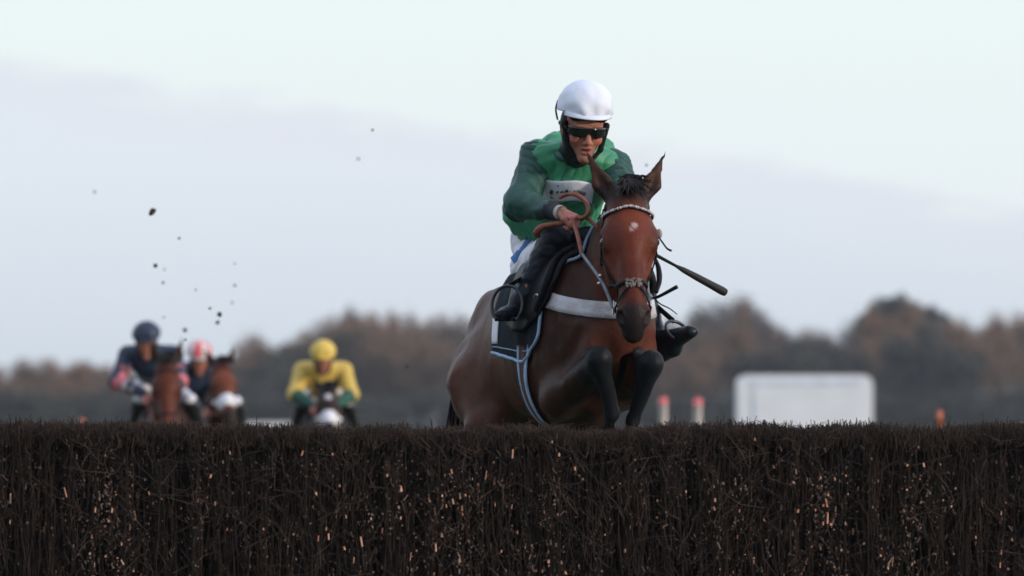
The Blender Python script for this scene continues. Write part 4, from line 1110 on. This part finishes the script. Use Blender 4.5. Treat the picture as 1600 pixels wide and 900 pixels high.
# whip, held in the rider's left hand
wa, wb = P(985, 377, 24.66), P(1133, 457, 25.0); wroot = empty('whip', tuple(wa)); tag(wroot, 'black padded racing whip sticking out to the right of the horse head', 'whip')
wd = nrm(wb - wa); Lw = np.linalg.norm(wb - wa)
link('shaft', *tube_geo([wa - wd * .12, wa, wa + wd * Lw * .55, wa + wd * Lw * .62], [.011, .010, .006, .006], 10), M_black, wroot, wa)
link('padded_end', *tube_geo([wa + wd * Lw * t for t in (.48, .56, .7, .86, .96, 1.0)], [.007, .0125, .0155, .017, .019, .017], 10), mat('whip_pad', (.014, .012, .012), .7), wroot, wa)
link('grip', *tube_geo([wa - wd * .13, wa - wd * .10, wa + wd * .04], [.014, .012, .011], 10), M_rein, wroot, wa)

# ================================================================== THE FAR RIDERS
def far_pair(rx, Yc, psi, hz_poll, hoff, hu, hw, coat, label_h, label_r, mats, rider_off, blaze=None, c_muz=None, nose=None, nose_w=.02, sleeve_col=None, cap_col=None, jersey_col=None, gog=False, lean=0.0, rz_=0.0, hs=1.0):
    # everything laid out in metres about the pair's own ground point, withers 1.62 m
    O = np.array([rx, Yc - .75, 0.0]); ps = R(psi); f = np.array([math.sin(ps), -math.cos(ps), 0]); q = np.array([math.cos(ps), math.sin(ps), 0]); z = np.array([0, 0, 1.0])
    def b(s, l, zz_): return O - f * s + q * l + z * zz_
    J = dict(O=O[:2], psi=psi, trunk=[(.14, 1.22, .27, .20), (.45, 1.24, .35, .25), (.80, 1.25, .32, .27), (1.1, 1.27, .29, .26), (1.3, 1.28, .27, .25), (1.46, 1.23, .20, .17)],
             poll=b(-.38 + hoff[0], hoff[1], hz_poll), u=f * hu[0] + q * hu[1] + z * hu[2], w=f * hw[0] + q * hw[1] + z * hw[2], hs=hs, c_body=coat[0], c_head=coat[1])
    J['legs'] = [dict(j=[b(.30, -.13, 1.02), b(-.02, -.15, .82), b(.04, -.15, .50), b(.14, -.15, .42), b(.19, -.15, .36)], r=[.10, .062, .040, .036, .03]),
                 dict(j=[b(.30, .13, 1.02), b(.16, .13, .58), b(.02, .13, .30), b(-.05, .13, .17), b(-.09, .13, .09)], r=[.10, .062, .040, .036, .03]),
                 dict(j=[b(1.28, -.15, 1.2), b(1.05, -.19, .92), b(1.36, -.15, .62), b(1.28, -.15, .33), b(1.2, -.15, .12)], r=[.17, .11, .06, .04, .034], black_from=2),
                 dict(j=[b(1.28, .15, 1.2), b(1.12, .19, .90), b(1.52, .15, .66), b(1.66, .15, .40), b(1.72, .15, .30)], r=[.17, .11, .06, .04, .034], black_from=2)]
    if blaze: J['blaze'] = blaze
    if c_muz is not None: J['c_muzzle'] = c_muz
    J['hairs'] = 140; J['tailhairs'] = 120
    hh = make_horse(J, label_h, 'far horses galloping behind the fence', vox=.016)
    make_bridle(hh, shiny=False, nose=nose, nose_w=nose_w, rings=False)
    # small saddle cloth
    gs = []
    for side in (-1, 1):
        p_, n_ = drape(hh, lambda v: (.28 + .1 * v, .88), lambda u: (0, R(95)), 14, 12, .016, side); gs.append(grid_shell(p_, n_, .008))
    link('saddle_cloth', *merge(gs), M_cloth_navy, hh['root'], hh['org'])
    ro_ = rider_off
    def r(s, l, zz_): return b(s + ro_[0], l + ro_[1], zz_ + ro_[2])
    hd_c = r(.10, 0, 2.06)
    RJ2 = dict(head=hd_c, hx=q, hz=f * .30 + z * .95, hel=1.02, neck=r(.30, 0, 2.0), chest=r(.42, 0, 1.90), waist=r(.68, 0, 1.82), hem=r(.74, 0, 1.79), pelvis=r(.80, 0, 1.77),
               sh=[r(.36, -.20, 1.97), r(.36, .20, 1.97)], el=[r(.18, -.27, 1.74), r(.18, .27, 1.74)], wr=[b(-.05, -.10, 1.62) + z * ro_[2], b(-.05, .10, 1.62) + z * ro_[2]],
               hip=[r(.76, -.10, 1.74), r(.76, .10, 1.74)], kn=[b(.32, -.22, 1.60), b(.32, .22, 1.60)], an=[b(.52, -.31, 1.27), b(.52, .31, 1.27)], toe=[b(.36, -.36, 1.22), b(.36, .36, 1.22)],
               rth=.78, rch=.165, rwa=.15, rhem=.135, hand=[(f * .8 - z * .4 + q * .2, -z + f * -.2, -1), (f * .8 - z * .4 - q * .2, -z + f * -.2, 1)], rsl=(.082, .072, .048), gog=gog)
    rd = make_rider(RJ2, label_r, 'far riders behind the fence', False, mats, sleeve_col, cap_col, jersey_col)
    for i, side in ((0, -1), (1, 1)):
        an, to = RJ2['an'][i], RJ2['toe'][i]; c = an * .4 + to * .6; th = np.linspace(R(-50), R(230), 14)
        link('stirrup_iron', *tube_geo([c + q * .062 * math.cos(t) + z * (.08 * math.sin(t) + .02) for t in th], .007, 6), M_steel, hh['root'], hh['org'])
    for side, hd in ((-1, RJ2['wr'][0]), (1, RJ2['wr'][1])):
        link('rein', *tube_geo(smooth_path([hh['H'](.475, side * .07, -.065), (hh['H'](.475, side * .1, -.065) + hd) / 2 - z * .02, hd + f * .06], 14), .009, 6), M_rein, hh['root'], hh['org'])
    return hh, rd
M_navy = mat('navy_silk', (.012, .024, .055), .6, var=.3, bump=.3, bscale=14); M_yel = mat('yellow_silk', (.66, .45, .09), .6, var=.12, bump=.3, bscale=14)
M_ycap = mat('yellow_cap', (.70, .49, .09), .55, var=.08); M_vs = mat('patterned_silk', (1, 1, 1), .6, vcol=True, var=.1); M_dkboot = mat('boot_black', (.012, .012, .014), .4)
def band(V, a, b, e):
    return segd(V, a, b)[1] + segd(V, b, e)[1]
def sl_pink(V, a, b, e):
    h = band(V, a, b, e); d = vnoise(V * 16); C = np.tile(np.array((.012, .024, .055)), (len(V), 1))
    m = ((h > .55) & (h < 1.5) & (d * 1.3 + .25 * np.sin(h * 13) > .06)); C[m] = (.62, .16, .18); m2 = (h > 1.30) & (h < 1.62) & (d > .02); C[m2] = (.55, .45, .45); return C
def sl_yel(V, a, b, e):
    h = band(V, a, b, e); C = np.tile(np.array((.66, .45, .09)), (len(V), 1)); C[h > 1.12] = (.008, .085, .055); return C
def cap_rw(L_):
    a = np.arctan2(L_[:, 1], L_[:, 0]); m = np.sin(a * 4 + .3) > 0; C = np.tile(np.array((.72, .62, .62)), (len(L_), 1)); C[m] = (.68, .12, .13); return C
bayc = ((.07, .026, .017), (.12, .032, .018)); redc = ((.09, .030, .018), (.17, .048, .026)); dkc = ((.035, .020, .016), (.035, .018, .015))
# navy rider on the tall bay; its head rises in front of him
Xn = P(262, 0, 50)[0]
far_pair(Xn - .02, 50, -4, 1.93, (.02, .10), (.30, .05, -.95), (.95, .1, .3), bayc, 'bay horse with head held high before the navy rider, leftmost far horse', 'rider all in navy cap and jersey with pink patterned sleeves, leftmost of the far riders',
         (M_navy, M_vs, M_white, M_dkboot, mat('navy_cap', (.018, .032, .07), .55)), (.0, -.13, .02), sleeve_col=sl_pink, hs=1.2)
Xp = P(345, 0, 53.5)[0]
far_pair(Xp, 53.5, 10, 1.95, (.02, .0), (.62, .05, -.78), (.78, .05, .62), redc, 'chestnut horse with broad white fleece noseband, beside the navy rider', 'rider in red and white striped cap half hidden behind the neighbouring horse',
         (M_navy, M_navy, M_white, M_dkboot, mat('striped_cap', (1, 1, 1), .55, vcol=True, var=.05)), (.10, -.14, -.09), cap_col=cap_rw, nose=mat('sheepskin', (.68, .66, .70), .95, c2=(.8, .78, .8), nscale=12, bump=.6), nose_w=.13, hs=1.12)
Xy = P(512, 0, 55.5)[0]
far_pair(Xy, 55.5, 2, 1.73, (.0, .02), (.70, .04, -.70), (.70, .04, .70), dkc, 'dark brown horse with white star and thick white noseband, under the yellow rider', 'rider in yellow jersey and yellow cap with dark green cuffs',
         (M_yel, M_vs, M_white, M_dkboot, M_ycap), (.0, -.02, -.06), sleeve_col=sl_yel, blaze=[(.16, 0, .045, .035, (.6, .57, .58))], nose=mat('sheepskin', (.68, .66, .70), .95, c2=(.8, .78, .8), nscale=12, bump=.6), nose_w=.16)

# ================================================================== CLODS OF TURF IN THE AIR
M_clod = mat('turf_clod', (.020, .014, .010), .95, c2=(.05, .036, .022), nscale=60, bump=.5)
CL = [(238, 331, 5.0, 1.6, 'largest elongated clod of turf, high in the air above the navy rider'), (243, 415, 4.2, 1, 'round dark clod in the air, highest straight above the navy cap'), (255, 442, 2.6, 1, 'small clod just below the round clod above the navy cap'),
      (257, 421, 2.0, 1, 'tiny clod right of the round clod above the navy cap'), (148, 300, 2.4, 1, 'lone small clod farthest left in the sky'), (280, 372, 2.6, 1, 'small faint clod right of and below the elongated one'),
      (367, 412, 1.8, 1, 'tiny clod, upper one above the yellow rider side of the sky'), (367, 446, 2.8, 1, 'small dark clod above the pair of clods over the striped cap'), (363, 473, 2.0, 1, 'tiny clod just above the pair of clods over the striped cap'),
      (328, 482, 2.8, 1, 'small clod left of the pair over the striped cap'), (343, 491, 4.6, 1, 'upper and darker clod of the close pair over the striped cap'), (340, 504, 3.6, 1.2, 'lower clod of the close pair over the striped cap'),
      (289, 516, 3.6, 1.3, 'dark clod low in the air between navy cap and striped cap'), (290, 531, 2.2, 1, 'tiny lowest clod between navy cap and striped cap'), (306, 453, 1.8, 1, 'tiny faint clod in mid air between the two columns of clods'),
      (256, 496, 1.8, 1, 'tiny clod just above the navy cap'), (560, 248, 2.6, 1, 'lone small clod high in the sky above the yellow rider'), (582, 203, 2.4, 1, 'highest clod of all, in the sky left of the white cap'), (1010, 258, 2.2, 1, 'small clod between the ears of the jumping horse'), (636, 573, 3.0, 1, 'dark clod in front of the wood right of the yellow rider')]
for k, (x, y, rad, elg, lb) in enumerate(CL):
    Y = 31 + (k * 1.7) % 7; c = P(x, y, Y); r_ = rad * K * Y * .82
    V, F = sphere_geo((0, 0, 0), r_, None, 9, 12); V = V * np.array([1, 1, elg]); a = R(-35); V = np.stack([V[:, 0] * math.cos(a) - V[:, 2] * math.sin(a), V[:, 1], V[:, 0] * math.sin(a) + V[:, 2] * math.cos(a)], 1)
    V = V * (1 + .7 * vnoise(V / r_ * 1.5 + k * 3.3)[:, None])
    o = link('turf_clod', V, F, M_clod); o.location = c; tag(o, lb, 'clod', 'clods of turf thrown up by the horses')

# ================================================================== HAZE over the course
def haze():
    V, F = box_geo((-1000, -50, -1.0), (1000, 1500, 24))
    m = bpy.data.materials.new('haze_air'); m.use_nodes = True; t = m.node_tree; t.nodes.clear()
    o = t.nodes.new('ShaderNodeOutputMaterial'); v = t.nodes.new('ShaderNodeVolumePrincipled'); v.inputs['Density'].default_value = HAZE; v.inputs['Color'].default_value = (.80, .86, .95, 1); v.inputs['Anisotropy'].default_value = .0
    t.links.new(v.outputs[0], o.inputs['Volume'])
    tag(link('haze', V, F, m, smooth=False), kind='stuff')
HAZE = .00015
haze()
